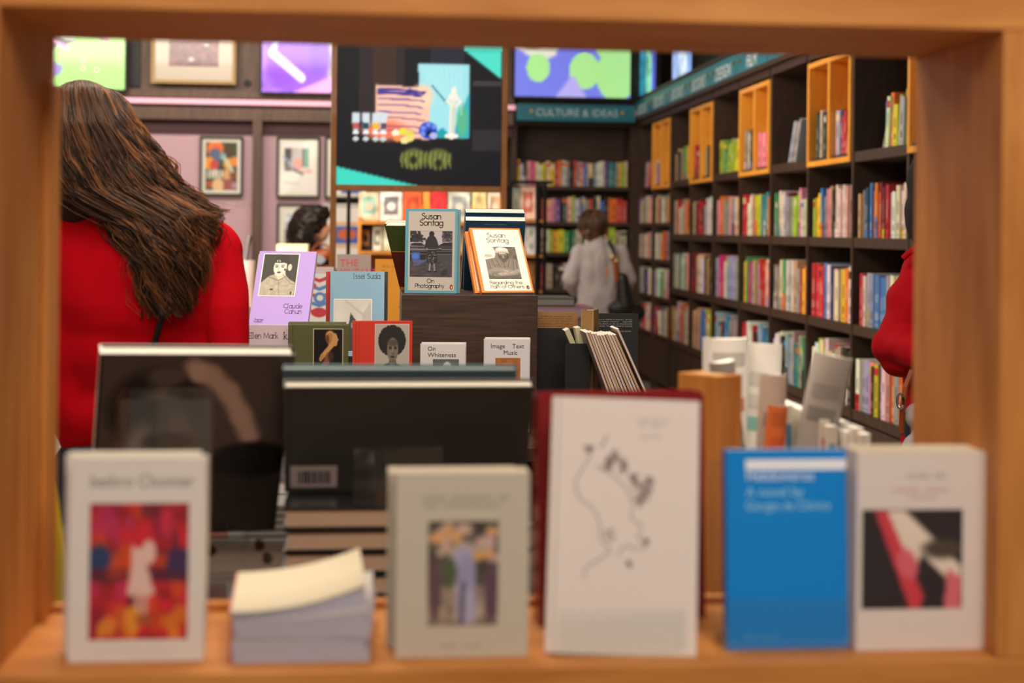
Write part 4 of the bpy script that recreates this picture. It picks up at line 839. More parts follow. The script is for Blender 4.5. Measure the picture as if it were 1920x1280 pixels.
def artC(m, w, h):
    p = Pic(44, 70, '5a5048'); p.noise(.3, 6, (8, 12)); p.rect(0, 0, 1, .38, 'a08c78', .8); p.noise(.3, 9, (10, 14)); r = random.Random(8)
    for k in range(24): p.ell(r.uniform(.1, .95), r.uniform(.62, .95), r.uniform(.05, .14), r.uniform(.03, .07), r.choice(['c8a498', 'd8a068', 'c0a0a8', 'b0a090', 'd09c58']), .5)
    p.line((.5, .68), (.56, .1), .09, 'a8a0bc'); p.ell(.55, .5, .12, .18, '9890b4', .4); p.ell(.3, .5, .12, .14, '4c5840', .5); p.ell(.1, .35, .1, .3, '60444c', .5); p.ell(.9, .3, .1, .3, '5c4050', .5); p.line((.5, .4), (.48, .02), .02, '504860')
    m.pic(-w*.26, w*.27, h*.175, h*.74, -.0005, p.a); r = random.Random(2)
    squig(m, -w*.34, w*.34, h*.855, .0042, -.0004, (.62, .58, .52), r); squig(m, -w*.28, w*.28, h*.815, .0042, -.0004, (.62, .58, .52), r); squig(m, -w*.15, w*.15, h*.055, .003, -.0004, (.62, .58, .52), r)
CR = (.76, .72, .66)
b_, c_, w_, h_ = fb('book', 'cream paperback with small framed floral painting on its cover', 740, 990, 886, 1232, .032, CR, artC, lean=0, hard=False, page=(.93, .88, .78))
book('book', 'cream copy standing behind the floral painting paperback', w_, h_*.97, .032, pose(c_+Vector((-.007, .036, 0)), 1, 0), CR, hard=False, page=(.93, .88, .78))
def artD(m, w, h):
    def ln(pts, wd, c=(.70, .63, .62)):
        for a, b in zip(pts, pts[1:]):
            ax, az, bx, bz_ = (a[0]-.5)*w, a[1]*h, (b[0]-.5)*w, b[1]*h; L_ = math.hypot(bx-ax, bz_-az) or 1e-6; nx, nz = -(bz_-az)/L_*wd, (bx-ax)/L_*wd
            m.face([(ax+nx, -.0004, az+nz), (ax-nx, -.0004, az-nz), (bx-nx, -.0004, bz_-nz), (bx+nx, -.0004, bz_+nz)][::-1], c)
    def C(pts, n=8):
        out = []
        for i in range(len(pts)-1):
            p0, p1, p2, p3 = pts[max(i-1, 0)], pts[i], pts[i+1], pts[min(i+2, len(pts)-1)]
            for k in range(n):
                t = k/n; out.append(tuple(.5*((2*p1[q])+(-p0[q]+p2[q])*t+(2*p0[q]-5*p1[q]+4*p2[q]-p3[q])*t*t+(-p0[q]+3*p1[q]-3*p2[q]+p3[q])*t**3) for q in (0, 1)))
        return out+[pts[-1]]
    ln(C([(.27, .77), (.22, .72), (.17, .66), (.20, .60), (.29, .56), (.34, .50), (.35, .44), (.41, .40), (.36, .37), (.26, .33), (.24, .29)]), .0009)
    ln(C([(.30, .73), (.40, .70), (.50, .65), (.56, .58), (.55, .53), (.62, .50), (.60, .45), (.66, .42), (.58, .41), (.52, .42), (.46, .38)]), .0008)
    ln(C([(.40, .47), (.44, .45), (.40, .44), (.38, .47), (.44, .48)]), .0012); ln([(.33, .80), (.38, .85)], .0012)
    r = random.Random(5)
    for cx, cz, rr in ((.25, .80, .035), (.42, .76, .05), (.48, .73, .045), (.38, .73, .04), (.56, .67, .05), (.64, .63, .055), (.60, .60, .04), (.66, .67, .04), (.54, .35, .02), (.65, .44, .02)):
        for k in range(9):
            a = r.uniform(0, 6.28); ln(C([(cx, cz), (cx+rr*math.cos(a)*.6+.01, cz+rr*.6*math.sin(a)), (cx+rr*math.cos(a), cz+rr*.66*math.sin(a)), (cx+rr*.5*math.cos(a+.5), cz+rr*.33*math.sin(a+.5)), (cx, cz)], 4), .0006, (.62, .54, .54))
    r = random.Random(6); squig(m, w*.08, w*.30, h*.91, .0032, -.0004, (.72, .66, .64), r); squig(m, w*.10, w*.26, h*.89, .0032, -.0004, (.72, .66, .64), r); squig(m, w*.10, w*.24, h*.845, .0032, -.0004, (.72, .66, .64), r)
b_, c_, w_, h_ = fb('book', 'tall white book with fine line drawing of a flower-haired profile', 1022, 1305, 752, 1228, .022, (.88, .83, .81), artD, lean=11, hard=True, yaw=-5, roll=1.6, page=(.92, .88, .82))
def stand(label, c, w_, d_, hl, hb, yaw=0, group='clear acrylic book stands', lean=8):
    """clear stand: base plate, front lip, two ledges and a leaning back plate"""
    o = thing('acrylic_stand', label, 'book stand', Matrix.Translation(c) @ Matrix.Rotation(R(yaw), 4, 'Z'), group); t = .0022
    boxo('base_plate', M['acrylic'], o, -w_/2, w_/2, 0, d_, 0, t); boxo('front_lip', M['acrylic'], o, -w_/2, w_/2, -t, 0, 0, hl)
    q = MB(); q.box(-w_/2, w_/2, 0, t, 0, hb, mat=Matrix.Translation((0, d_*.62, t)) @ Matrix.Rotation(R(-lean), 4, 'X')); q.build('back_plate', M['acrylic'], o); return o
stand('clear acrylic stand holding the line drawing book', c_+Vector((0, -.004, -.0004)), .12, .075, .045, .09)
for k, (dx, dy, tt) in enumerate(((.0, .0, .026), (.004, .030, .026))):
    p0 = PZ(1160, 1150, sz+.0005)+Vector((dx, dy-.03, 0))
    def artR(m, w, h):
        r = random.Random(4); y = .004
        for q_ in range(40): z = h*(.1+.8*q_/40); m.face([(-w/2-.0003, .008, z), (-w/2-.0003, .008+.010, z), (-w/2-.0003, .018, z+.0024), (-w/2-.0003, .008, z+.0024)][::-1], (.80, .45, .45)) if r.random() < .7 else None
    book('book', 'thick glossy dark red book behind the line drawing book' if not k else 'rear copy of the thick dark red book', .176, .228, tt, pose(p0, 8, 3), (.50, .07, .10), art=artR, page=(.86, .42, .42), mat='gloss')
def artE(m, w, h):
    m.rect2(-w*.34, w*.5, h*.897, h*.950, -.0004, (.94, .95, .99)); text2(m, 'Hebdomeros', -w*.34, h*.845, .0135, -.0005, (.88, .94, .99), 'l', sx=.93)
    text2(m, 'A novel by', -w*.34, h*.765, .0130, -.0005, (.60, .83, .96), 'l'); text2(m, 'Giorgio de Chirico', -w*.345, h*.695, .0130, -.0005, (.60, .83, .96), 'l', sx=.84)
    r = random.Random(3); squig(m, -w*.36, -w*.08, h*.055, .003, -.0004, (.45, .72, .92), r)
b_, c_, w_, h_ = fb('book', 'bright blue book with white bar and pale lettering', 1362, 1594, 838, 1216, .014, (.0, .52, .86), artE, lean=4, hard=False, yaw=1, page=(.93, .92, .90), mat='gloss')
stand('clear acrylic stand holding the bright blue book', c_+Vector((-.004, -.004, -.0004)), .128, .06, .05, .17)
def artF(m, w, h):
    p = Pic(60, 60, '2a2024'); p.poly([(.22, 1), (.42, 1), (1.0, .42), (1, .15), (.6, .55), (.5, .35), (.35, .6)], 'e6d3c4'); p.poly([(.12, 1), (.24, 1), (.62, .12), (.58, 0), (.48, 0)], 'cc3a48'); p.ell(.45, .45, .1, .16, 'd86070', .4, 20); p.poly([(.85, .4), (1, .3), (1, 0), (.82, 0)], 'd86a74'); p.ell(.8, .6, .2, .1, '4a4034', .6)
    m.pic(-w*.46, w*.32, h*.21, h*.71, -.0005, p.a); r = random.Random(2)
    squig(m, -w*.15, w*.18, h*.87, .0042, -.0004, (.66, .60, .58), r); squig(m, -w*.22, w*.22, h*.80, .0042, -.0004, (.88, .62, .62), r); squig(m, -w*.1, w*.12, h*.765, .0036, -.0004, (.88, .62, .62), r)
b_, c_, w_, h_ = fb('book', 'white book with black, cream and red cover photograph by the upright', 1602, 1848, 835, 1218, .044, (.87, .82, .80), artF, lean=0, hard=False, yaw=0, page=(.92, .87, .76))
boxo_ = None
o = thing('highlight_ball', 'added shiny ball standing in for blurred highlights beside the blue book', 'highlight stand-in', Matrix.Translation(PZ(1352, 1205, sz)))  # added ball and disc modelling blurred highlights; no fitting stands here
blob('glint_ball', M['acrylic'], o, [('e', (0, 0, .006), (.006, .006, .006))], .0012, 1); q = MB(); q.tube([(0, 0, .0), (0, 0, .0015)], .0075, 16); q.build('glint_base', M['brass'], o)
# curled paperbacks lying on the shelf
pA = PZ(432, 1248, sz)+Vector((0, .004, 0)); wB = (PZ(690, 1248, sz)-pA).x
def curled(label, zb, t, curl, yaw, top_cover, off=(0, 0)):
    o = thing('book', label, 'book', Matrix.Translation(pA+Vector((off[0], off[1], zb))) @ Matrix.Rotation(R(yaw), 4, 'Z'), 'curled paperbacks stacked flat on the cabinet shelf')
    dp = .150
    def zz(u): return curl*(u**2.2)
    lay = 9; q = MB(); pg = (.76, .74, .80)
    for k in range(lay):     # fanned page gatherings, each bending a little more than the one below
        f = k/lay; f2 = (k+.86)/lay
        x = lambda u, f: u*wB*(1-.02*f)+.002*math.sin(f*7)
        lo = lambda u, v, f=f: (x(u, f), v*dp, t*f+zz(u)*f*.9+.0004); hi = lambda u, v, f=f2: (x(u, f), v*dp, t*f+zz(u)*f*.9)
        q.grid(hi, 10, 1, None, pg); q.grid(lo, 10, 1, None, pg, True)
        q.grid(lambda u, v: Vector(lo(u, 0))*(1-v)+Vector(hi(u, 0))*v, 10, 1, None, pg); q.grid(lambda u, v: Vector(lo(1, u))*(1-v)+Vector(hi(1, u))*v, 1, 1, None, pg); q.grid(lambda u, v: Vector(lo(u, 1))*(1-v)+Vector(hi(u, 1))*v, 10, 1, None, pg, True)
    q.build('pages', M['matte'], o)
    q = MB(); c = top_cover
    q.grid(lambda u, v: (u*wB*.985, v*dp, t+zz(u)+.0012), 14, 4, None, c); q.grid(lambda u, v: (u*wB*.985, v*dp, t+zz(u)+.0004), 14, 4, None, c, True); q.grid(lambda u, v: (u*wB*.985, 0, t+zz(u)+.0004+.0008*v), 14, 1, None, c)
    q.grid(lambda u, v: (u*wB, v*dp, .0003), 2, 2, None, c, True); q.box(-.0012, .0004, -.0004, dp, 0, t+.0012, (.72, .06, .10)); q.build('cover', M['paper'], o)
curled('lowest of the curled paperbacks lying flat on the cabinet shelf', .0004, .020, .002, 0, (.80, .78, .74))
curled('middle curled paperback in the flat stack on the cabinet shelf', .0226, .016, .008, -1.5, (.78, .76, .74), (.001, .001))
curled('topmost curled paperback with cream cover and red spine lying flat', .0398, .006, .022, 3, (.86, .81, .70), (-.001, .002))
# ================================================================== COUNTER BEHIND THE CABINET
CZ = .88
o = thing('counter', 'low display counter standing behind the oak cabinet under big books', 'counter', Matrix.Translation((.1, 1.9, 0)))
boxo('counter_top', M['dark'], o, -.72, .98, -.36, .38, CZ-.03, CZ, bevel=.002); boxo('carcass', M['dark_v'], o, -.68, .94, -.32, .34, .0, CZ-.03)
# stack of landscape books
x0s, x1s = P(527, 900, 1.72).x, P(1000, 900, 1.72).x
for k in range(5):
    o = thing('book', 'black landscape book lying flat, %s of five in the stack' % ['lowest', 'second', 'middle', 'fourth', 'topmost'][k], 'book', Matrix.Translation(((x0s+x1s)/2+(.002, -.003, .001, .003, 0)[k], 1.72, CZ+.0006+k*.0268)) @ Matrix.Rotation(R((-1, .8, -.5, 1, 0)[k]), 4, 'Z'), 'black landscape books stacked on the counter')
    W = (x1s-x0s)/2-.002; q = MB(); c = (.10, .12, .13); q.box(-W, W, 0, .22, 0, .003, c); q.box(-W, W, 0, .22, .0232, .0262, c); q.box(-W, W, .217, .22, .003, .0232, c); q.build('cover', M['gloss'], o)
    q = MB(); q.box(-W+.004, W-.004, .004, .217, .003, .0232, (.72, .60, .50)); q.build('page_block', M['matte'], o)
zst = CZ+.0006+5*.0268
def artH(m, w, h):
    m.rect2(-w*.475, -w*.285, h*.05, h*.26, -.0004, (.66, .60, .60)); r = random.Random(3); x = -w*.445
    while x < -w*.315: bw = r.choice([.0012, .002, .003]); m.rect2(x, x+bw, h*.085, h*.21, -.0006, (.12, .1, .1)); x += bw+r.choice([.0012, .002])
cH = Vector(((P(527, 722, 1.73).x+P(1000, 722, 1.73).x)/2, 1.817, zst+.001))
book('book', 'wide dark green-black book with white barcode label leaning on the stack', (P(1000, 722, 1.73).x-P(527, 722, 1.73).x),   .163, .017, pose(cH, 2, -30), (.21, .20, .18), art=artH, mat='gloss', page=(.93, .90, .84))
stand('clear acrylic stand in front of the wide dark book', cH+Vector((-.01, -.092, 0)), .11, .09, .03, .06, 0, lean=0)
book('book', 'wide teal-grey book standing behind the wide dark book', (P(970, 690, 1.77).x-P(530, 690, 1.77).x), .180, .012, pose(Vector(((P(970, 690, 1.77).x+P(530, 690, 1.77).x)/2, 1.855, zst+.001)), 0, -28), (.34, .42, .45), mat='gloss', page=(.80, .86, .84))
# big photo book
def artG(m, w, h):
    p = Pic(90, 96, '2a2320'); p.noise(.2, 4, (5, 6)); p.rect(0, .45, 1, 1, '5e4e48', .7); p.ell(.3, .7, .26, .22, '2a211f', .3); p.ell(.30, .62, .13, .2, '6a5c56', .4)
    p.path([(.47, .93), (.56, .89), (.66, .80), (.74, .67), (.80, .55)], .048, 'b08c7c', .9); p.ell(.5, .9, .05, .05, 'b89484', .5); p.ell(.33, .88, .1, .05, '5a4a44', .6); p.ell(.82, .42, .22, .1, '0e0c0c', .3)
    p.ell(.22, .6, .05, .04, '8a7a70', .5); p.ell(.36, .55, .04, .07, '9a8c84', .5); p.ell(.3, .48, .06, .02, '281e1c', .5)
    m.pic(-w*.485, w*.5, 0, h, -.0005, p.a); r = random.Random(1)
    for k in range(7): squig(m, -w*.02, w*.36, h*(.44-.035*k), .0024, -.0009, (.20, .18, .17), r)
wG = .234; zg = P(350, 1000, 1.85).z
cG = Vector((P(344, 1000, 1.85).x, 1.85, zg))
book('book', 'large black photography book with raised arm picture, tipping forward', wG, .256, .026, pose(cG, 14, -22, 1.5), (.12, .10, .095), art=artG, mat='gloss', page=(.95, .93, .88), spine=(.85, .83, .80))
o = thing('acrylic_stand', 'clear acrylic easel with chromed joints under the black photography book', 'book stand', Matrix.Translation((cG.x, 1.80, CZ)) @ Matrix.Rotation(R(14), 4, 'Z'), 'clear acrylic book stands')
hz = zg-CZ-.003; t = .003
boxo('base_plate', M['acrylic'], o, -.10, .10, -.02, .14, 0, t); boxo('ledge', M['acrylic'], o, -.09, .09, .0, .07, hz-.003, hz); boxo('riser', M['acrylic'], o, -.09, .09, .03, .034, t, hz-.003); boxo('front_lip', M['acrylic'], o, -.09, .09, -.004, 0, hz-.01, hz+.02)
for px_, py_ in ((485, 1020), (500, 1045), (395, 1030)):
    v = P(px_, py_, 1.77); q = MB(); v = o.matrix_world.inverted() @ v; q.tube([v, v+Vector((0, -.008, 0))], .0065, 14); q.build('joint', M['chrome'], o)
# clear rounded holder in front of the photo book, its reflection painted in
o = thing('acrylic_holder', 'upright clear rounded holder with painted grey reflection before the photography book', 'holder', Matrix.Translation((P(306, 1000, 1.62).x, 1.62, CZ)))
wq = (P(398, 800, 1.62)-P(215, 800, 1.62)).x/2; hq = P(306, 728, 1.62).z-CZ
def rr_(w_, z0, z1, r_, n=6):
    return [(-w_, z0), (w_, z0)]+[(w_-r_+r_*math.cos(R(90*k/n)), z1-r_+r_*math.sin(R(90*k/n))) for k in range(n+1)]+[(-w_+r_-r_*math.sin(R(90*k/n)), z1-r_+r_*math.cos(R(90*k/n))) for k in range(n+1)]
q = MB(); oc_ = rr_(wq, 0, hq, .012); q.poly2(oc_, 0, (1, 1, 1)); q.poly2(oc_[::-1], .004, (1, 1, 1))
for a, b in zip(oc_, oc_[1:]+oc_[:1]): q.face([(a[0], .004, a[1]), (b[0], .004, b[1]), (b[0], 0, b[1]), (a[0], 0, a[1])])
q.build('clear_plate', M['acrylic'], o)
q = MB(); p = Pic(40, 60, '3c3836'); p.noise(.3, 3, (5, 7)); p.ell(.25, .75, .2, .14, '6a5e58', .6); p.ell(.65, .7, .16, .2, '57504e', .6); p.ell(.62, .6, .05, .09, '8c8078', .5); p.ell(.2, .35, .2, .2, '4a4442', .6); p.ell(.55, .82, .3, .05, '26221f', .5)
q.box(-wq*.93, wq*.93, .0045, .0055, .004, hq*.955, (.24, .22, .21)); q.pic(-wq*.93, wq*.93, .004, hq*.955, .0044, p.a); q.build('print', M['gloss'], o)  # grey panel is the plate's reflection of faces painted on, no printed sheet
boxo('foot', M['acrylic'], o, -wq, wq, -.03, .05, 0, .003)
# white book and magazines glimpsed between the big books
def artT(m, w, h):
    for k, s_ in enumerate(('Photoni', 'in Time', 'Photographs', 'of Time')): text2(m, s_, w*.45, h*(.74-.075*k-(.02 if k > 1 else 0)), .013 if k < 2 else .010, -.0004, (.25, .24, .25), 'r')
    p = Pic(20, 20, '8a8088'); p.noise(.5, 2); m.pic(-w*.3, w*.45, h*.1, h*.42, -.0005, p.a)
cT = P(490, 900, 2.22)
book('book', 'white book with small black title lines glimpsed between two big books', .10, .155, .012, pose(Vector((cT.x, 2.2, CZ+.062)), 0, 12), (.80, .78, .78), art=artT)
for k in range(6):
    q = MB(); q.box(-.12, .12, 0, .14, 0, .0095, (.55, .54, .54)); q.box(-.1205, .1205, -.0004, .1395, .0070, .0090, (.82, .81, .80)); ob = q.build('magazine', M['paper']); ob.location = (cT.x-.01+.002*(k % 3), 2.12, CZ+.0005+k*.0100)
    tag(ob, 'grey magazine in the low pile beside the stacked landscape books, %s from the counter' % ORD[k+1], 'magazine', 'grey magazines piled on the counter')
# yellow folder at the far end
q = MB(); q.box(-.03, .012, 0, .20, 0, .24, (.86, .72, .05)); ob = q.build('magazine', M['paper']); ob.matrix_world = Matrix.Translation((P(100, 900, 1.72).x-.012, 1.62, CZ+.002)) @ Matrix.Rotation(R(-7), 4, 'Y'); tag(ob, 'bright yellow magazine leaning beside the oak side board', 'magazine')
# wooden magazine box
bx = P(1345, 1000, 1.66); o = thing('magazine_box', 'orange-brown wooden magazine box open at the top', 'magazine box', Matrix.Translation((bx.x, 1.66, CZ)) @ Matrix.Rotation(R(38), 4, 'Z'))
hb_ = P(1345, 706, 1.66).z-CZ; t = .012
boxo('side_board', M['oak_v'], o, 0, .045, 0, t, 0, hb_, bevel=.001); boxo('side_board', M['oak_v'], o, -.0, .045, .051, .051+t, 0, hb_, bevel=.001); boxo('end_board', M['oak_v'], o, 0, t, t, .051, 0, hb_, bevel=.001); boxo('end_board', M['oak_v'], o, .045-t, .045, t, .051, 0, hb_*.9, bevel=.001); boxo('bottom', M['oak'], o, t, .045-t, t, .051, 0, t)
q = MB(); q.box(.0122, .0328, .0122, .0508, hb_-.006, hb_, (.80, .66, .45)); q.build('top_sheet', M['paper'], o)
# newspapers, folded and standing behind the box
def newspaper(label, px, pt, Y, wd, dp, h, yaw, lean, cols, pat):
    v = P(px, pt, Y); z0 = v.z-h
    o = thing('newspaper', label, 'newspaper', Matrix.Translation((v.x, Y, z0)) @ Matrix.Rotation(R(yaw), 4, 'Z') @ Matrix.Rotation(R(lean), 4, 'Y'), 'folded newspapers standing behind the wooden box')
    q = MB(); prof = []
    for k in range(15):
        a = math.pi*k/14; prof.append((-wd/2*math.cos(a), -dp*math.sin(a)))
    r = random.Random(pat)
    for sc, c in ((1, cols[0]), (.82, cols[1]), (.62, cols[0]), (.4, cols[1])):
        rowc = [(r.choice([tuple(x*.88 for x in cols[0]), tuple(x*.8 for x in cols[0]), cols[2]]) if r.random() < .6 else None) for _ in range(int(h/.03))]
        for (a, b) in zip(prof, prof[1:]):
            x = [(a[0]*sc, a[1]*sc, 0), (b[0]*sc, b[1]*sc, 0), (b[0]*sc, b[1]*sc, h-(1-sc)*.004), (a[0]*sc, a[1]*sc, h-(1-sc)*.004)]; q.face(x, c)
            i_ = [(p_[0]*.93, p_[1]*.93, p_[2]) for p_ in x]; q.face(i_[::-1], c); q.face([x[3], x[2], i_[2], i_[3]], (.92, .90, .87))
            if sc == 1:
                for z in range(int(h/.03)):
                    if rowc[z] and a[0] > -wd*.45 and a[0] < wd*.3: cc = rowc[z]; q.face([(a[0]*1.004, a[1]*1.004-.0004, z*.03+.004), (b[0]*1.004, b[1]*1.004-.0004, z*.03+.004), (b[0]*1.004, b[1]*1.004-.0004, z*.03+.022), (a[0]*1.004, a[1]*1.004-.0004, z*.03+.022)], cc)
    q.face([(a[0]*.985, a[1]*.985, h-.001) for a in prof], (.95, .93, .90))
    q.build('folded_sheets', M['matte'], o); return o
W1, G1 = (.95, .93, .90), (.66, .62, .59)
newspaper('rolled white newspaper with rounded top next to the wooden box', 1358, 632, 1.86, .062, .03, .31, 10, 0, (W1, G1, (.8, .55, .5)), 1)
newspaper('white newspaper with pale green strip standing between two grey ones', 1420, 642, 1.88, .045, .02, .30, -20, 2, (W1, G1, (.55, .78, .74)), 2)
newspaper('grey folded newspaper tipping towards the wooden box', 1402, 668, 1.80, .032, .025, .28, 20, -9, (G1, W1, (.5, .48, .46)), 3)
newspaper('grey folded newspaper tipping away from the wooden box', 1478, 655, 1.80, .05, .026, .30, -12, 11, (G1, W1, (.5, .48, .46)), 4)
newspaper('pale pink newspaper with round picture low between the grey ones', 1437, 700, 1.78, .035, .018, .25, 0, 2, ((.82, .72, .66), G1, (.75, .5, .4)), 5)
newspaper('orange printed newspaper low between the folded grey ones', 1432, 758, 1.74, .026, .014, .21, 5, 5, ((.85, .42, .18), W1, (.8, .35, .15)), 6)
for k in range(8):
    v = P(1490+19*k, 772+5*k+(k % 3)*6-(14 if k < 2 else 0), 1.80-.012*k); q = MB(); h = v.z-CZ-.0005; c = [(.90, .88, .84), (.86, .82, .76), (.93, .91, .88)][k % 3]
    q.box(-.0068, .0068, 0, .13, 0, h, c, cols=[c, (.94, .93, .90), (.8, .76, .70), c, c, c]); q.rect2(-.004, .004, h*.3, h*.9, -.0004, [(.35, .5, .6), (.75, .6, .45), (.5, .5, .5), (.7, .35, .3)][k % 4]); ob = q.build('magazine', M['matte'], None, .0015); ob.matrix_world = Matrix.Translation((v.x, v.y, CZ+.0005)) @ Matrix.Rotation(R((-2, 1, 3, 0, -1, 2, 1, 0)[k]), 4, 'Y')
    tag(ob, 'white-edged magazine standing upright, %s along from the newspapers' % ORD[k+1], 'magazine', 'white magazines in a row behind the blue book')
# ================================================================== MIDDLE TABLE WITH THE READING STACK
TZ = .90
o = thing('display_table', 'dark wood display table carrying the photography paperbacks', 'table', Matrix.Translation((.2, 3.5, 0)))
boxo('table_top', M['dark'], o, -.52, .44, -.58, .42, TZ-.03, TZ, bevel=.002); boxo('carcass', M['dark_v'], o, -.48, .40, -.54, .38, 0, TZ-.03)
YPd = 3.27; pxl, pxr = P(753, 600, YPd).x, P(1008, 600, YPd).x; pz = P(880, 553, YPd).z
o = thing('plinth', 'dark stained wooden display block under the blue-edged and orange-edged paperbacks', 'display block', Matrix.Translation(((pxl+pxr)/2, YPd, TZ)))
W = (pxr-pxl)/2; q = MB(); q.box(-W, W, 0, .34, .0004, pz-TZ); q.build('block', M['walnut'], o, .0012)
pz += .0008
BLK = (.13, .12, .13)
def peng(m, x, z, s):
    m.disc(x, z, s*.62, s, -.0006, (.72, .20, .10)); m.disc(x-.02*s, z-.05*s, s*.34, s*.74, -.0008, (.12, .10, .10)); m.disc(x+.06*s, z-.12*s, s*.17, s*.52, -.0010, (.92, .9, .86)); m.disc(x-.02*s, z+.48*s, s*.2, s*.2, -.0010, (.12, .1, .1)); m.poly2([(x+.1*s, z+.52*s), (x+.42*s, z+.42*s), (x+.1*s, z+.38*s)], -.0011, (.12, .1, .1))
def artS1(m, w, h):
    g0_ = (.74, .71, .68); m.rect2(-w*.5+.0075, w*.5-.0055, .006, h-.006, -.0003, g0_)
    strokes(m, 'Susan', 0, h*.880, .0086, -.0006, BLK, .20); strokes(m, 'Sontag', 0, h*.803, .0086, -.0006, BLK, .20)
    strokes(m, 'On', 0, h*.122, .0062, -.0006, BLK, .18); strokes(m, 'Photography', -.002, h*.066, .0059, -.0006, BLK, .19); peng(m, w*.40, h*.075, .0062)
    p = Pic(132, 132, '4a464c'); p.rect(0, .66, 1, 1, 'b4aeb4'); r = random.Random(2)
    for k in range(70): p.ell(r.gauss(.13, .09), r.gauss(.87, .07), .035, .028, r.choice(['2a282c', '3c3a3e', '1e1c20']), .6)
    p.rect(.10, .68, .13, .86, '2a282c'); p.rect(.76, .66, 1, 1, '3a363e')
    for k in range(40): p.ell(r.uniform(.76, 1), r.uniform(.68, 1), .02, .018, r.choice(['55505a', '28252c', '6a6670']), .6)
    p.poly([(0, .64), (.02, .72), (.10, .745), (.26, .745), (.33, .70), (.40, .67), (.40, .58), (0, .58)], '3e3a40'); p.poly([(.03, .70), (.11, .725), (.25, .725), (.31, .69), (.03, .685)], '1c1a1f'); p.line((.0, .745), (.27, .75), .007, 'cac4c8'); p.line((0, .668), (.38, .662), .006, '9a959a')
    p.poly([(.62, .60), (.66, .68), (.78, .75), (1, .76), (1, .60)], '38343a'); p.poly([(.70, .68), (.80, .735), (.97, .74), (.97, .68)], '1a181c'); p.line((.66, .69), (.79, .755), .007, 'c4bec2'); p.line((.79, .757), (1, .765), .006, 'b4aeb2')
    p.rect(0, .54, 1, .60, '2a272d'); p.line((0, .60), (1, .595), .006, 'a09aa0'); p.line((0, .565), (1, .558), .004, '7c777e'); p.rect(0, .50, 1, .545, '1b191e'); p.line((0, .50), (1, .495), .005, '8a858c')
    p.rect(0, 0, 1, .49, '423e44'); p.poly([(0, .49), (.40, .49), (.36, .36), (0, .36)], '1d1b22'); p.rect(.04, .36, .24, .54, '2f57a8', .85); p.ell(.13, .45, .09, .07, '4a78c4', .7); p.poly([(.10, .20), (.30, .30), (.40, .375), (.06, .36)], '5566b0', .75); p.rect(.05, .0, .20, .32, '574c44', .45)
    for k in range(90): p.ell(r.uniform(0, 1), r.uniform(0, .33), r.uniform(.02, .06), .012, r.choice(['38343a', '4e4a50', '5a565c', '2e2b30']), .7, al=.6)
    p.ell(.51, .935, .062, .058, '1a181c', .12); p.poly([(.46, .895), (.56, .895), (.60, .86), (.635, .80), (.67, .70), (.685, .64), (.64, .60), (.38, .60), (.345, .63), (.36, .72), (.385, .80), (.42, .86)], '252227')
    for k in range(5): p.line((.42+.045*k, .86), (.40+.055*k, .63), .004, '3a373c', .7, .8)
    p.poly([(.37, .635), (.44, .60), (.58, .60), (.73, .625), (.74, .605), (.60, .575), (.42, .575)], 'bdb7ba'); p.poly([(.60, .60), (.75, .61), (.73, .57), (.60, .575)], '17151a'); p.poly([(.41, .59), (.62, .59), (.65, .42), (.645, .29), (.60, .27), (.46, .26), (.41, .32), (.40, .44)], '1d1b20')
    for k in range(46): p.ell(r.uniform(.43, .63), r.uniform(.28, .55), .010, .011, r.choice(['77727a', '8c868c', '4c484e']), .6)
    p.line((.475, .27), (.465, .14), .020, '8f8785'); p.line((.575, .27), (.585, .14), .019, '8f8785'); p.ell(.46, .118, .038, .016, '100e12'); p.ell(.60, .118, .038, .016, '100e12'); p.ell(.82, .10, .08, .06, '2c292e', .7, 30)
    p.a[:1] = .1; p.a[-1:] = .1; p.a[:, :1] = .1; p.a[:, -1:] = .1
    m.pic(-w*.405, w*.41, h*.192, h*.738, -.0005, p.a)
cS = P(807, 552, 3.335); cS.z = pz; wS = 98*3.33/FPX; hS = 158*3.335/FPX
book('book', 'blue-edged grey paperback titled On Photography on the dark block', wS, hS, .013, pose(cS, -9, 1.5), (.36, .62, .70), art=artS1, hard=False, page=(.86, .83, .76))
book('book', 'second copy directly behind the On Photography paperback', wS, hS*.995, .013, pose(cS+Vector((.008, .020, 0)), -9, 1), (.40, .60, .66), hard=False, page=(.90, .86, .78), back=(.45, .32, .20))
OR_ = (.93, .52, .20)
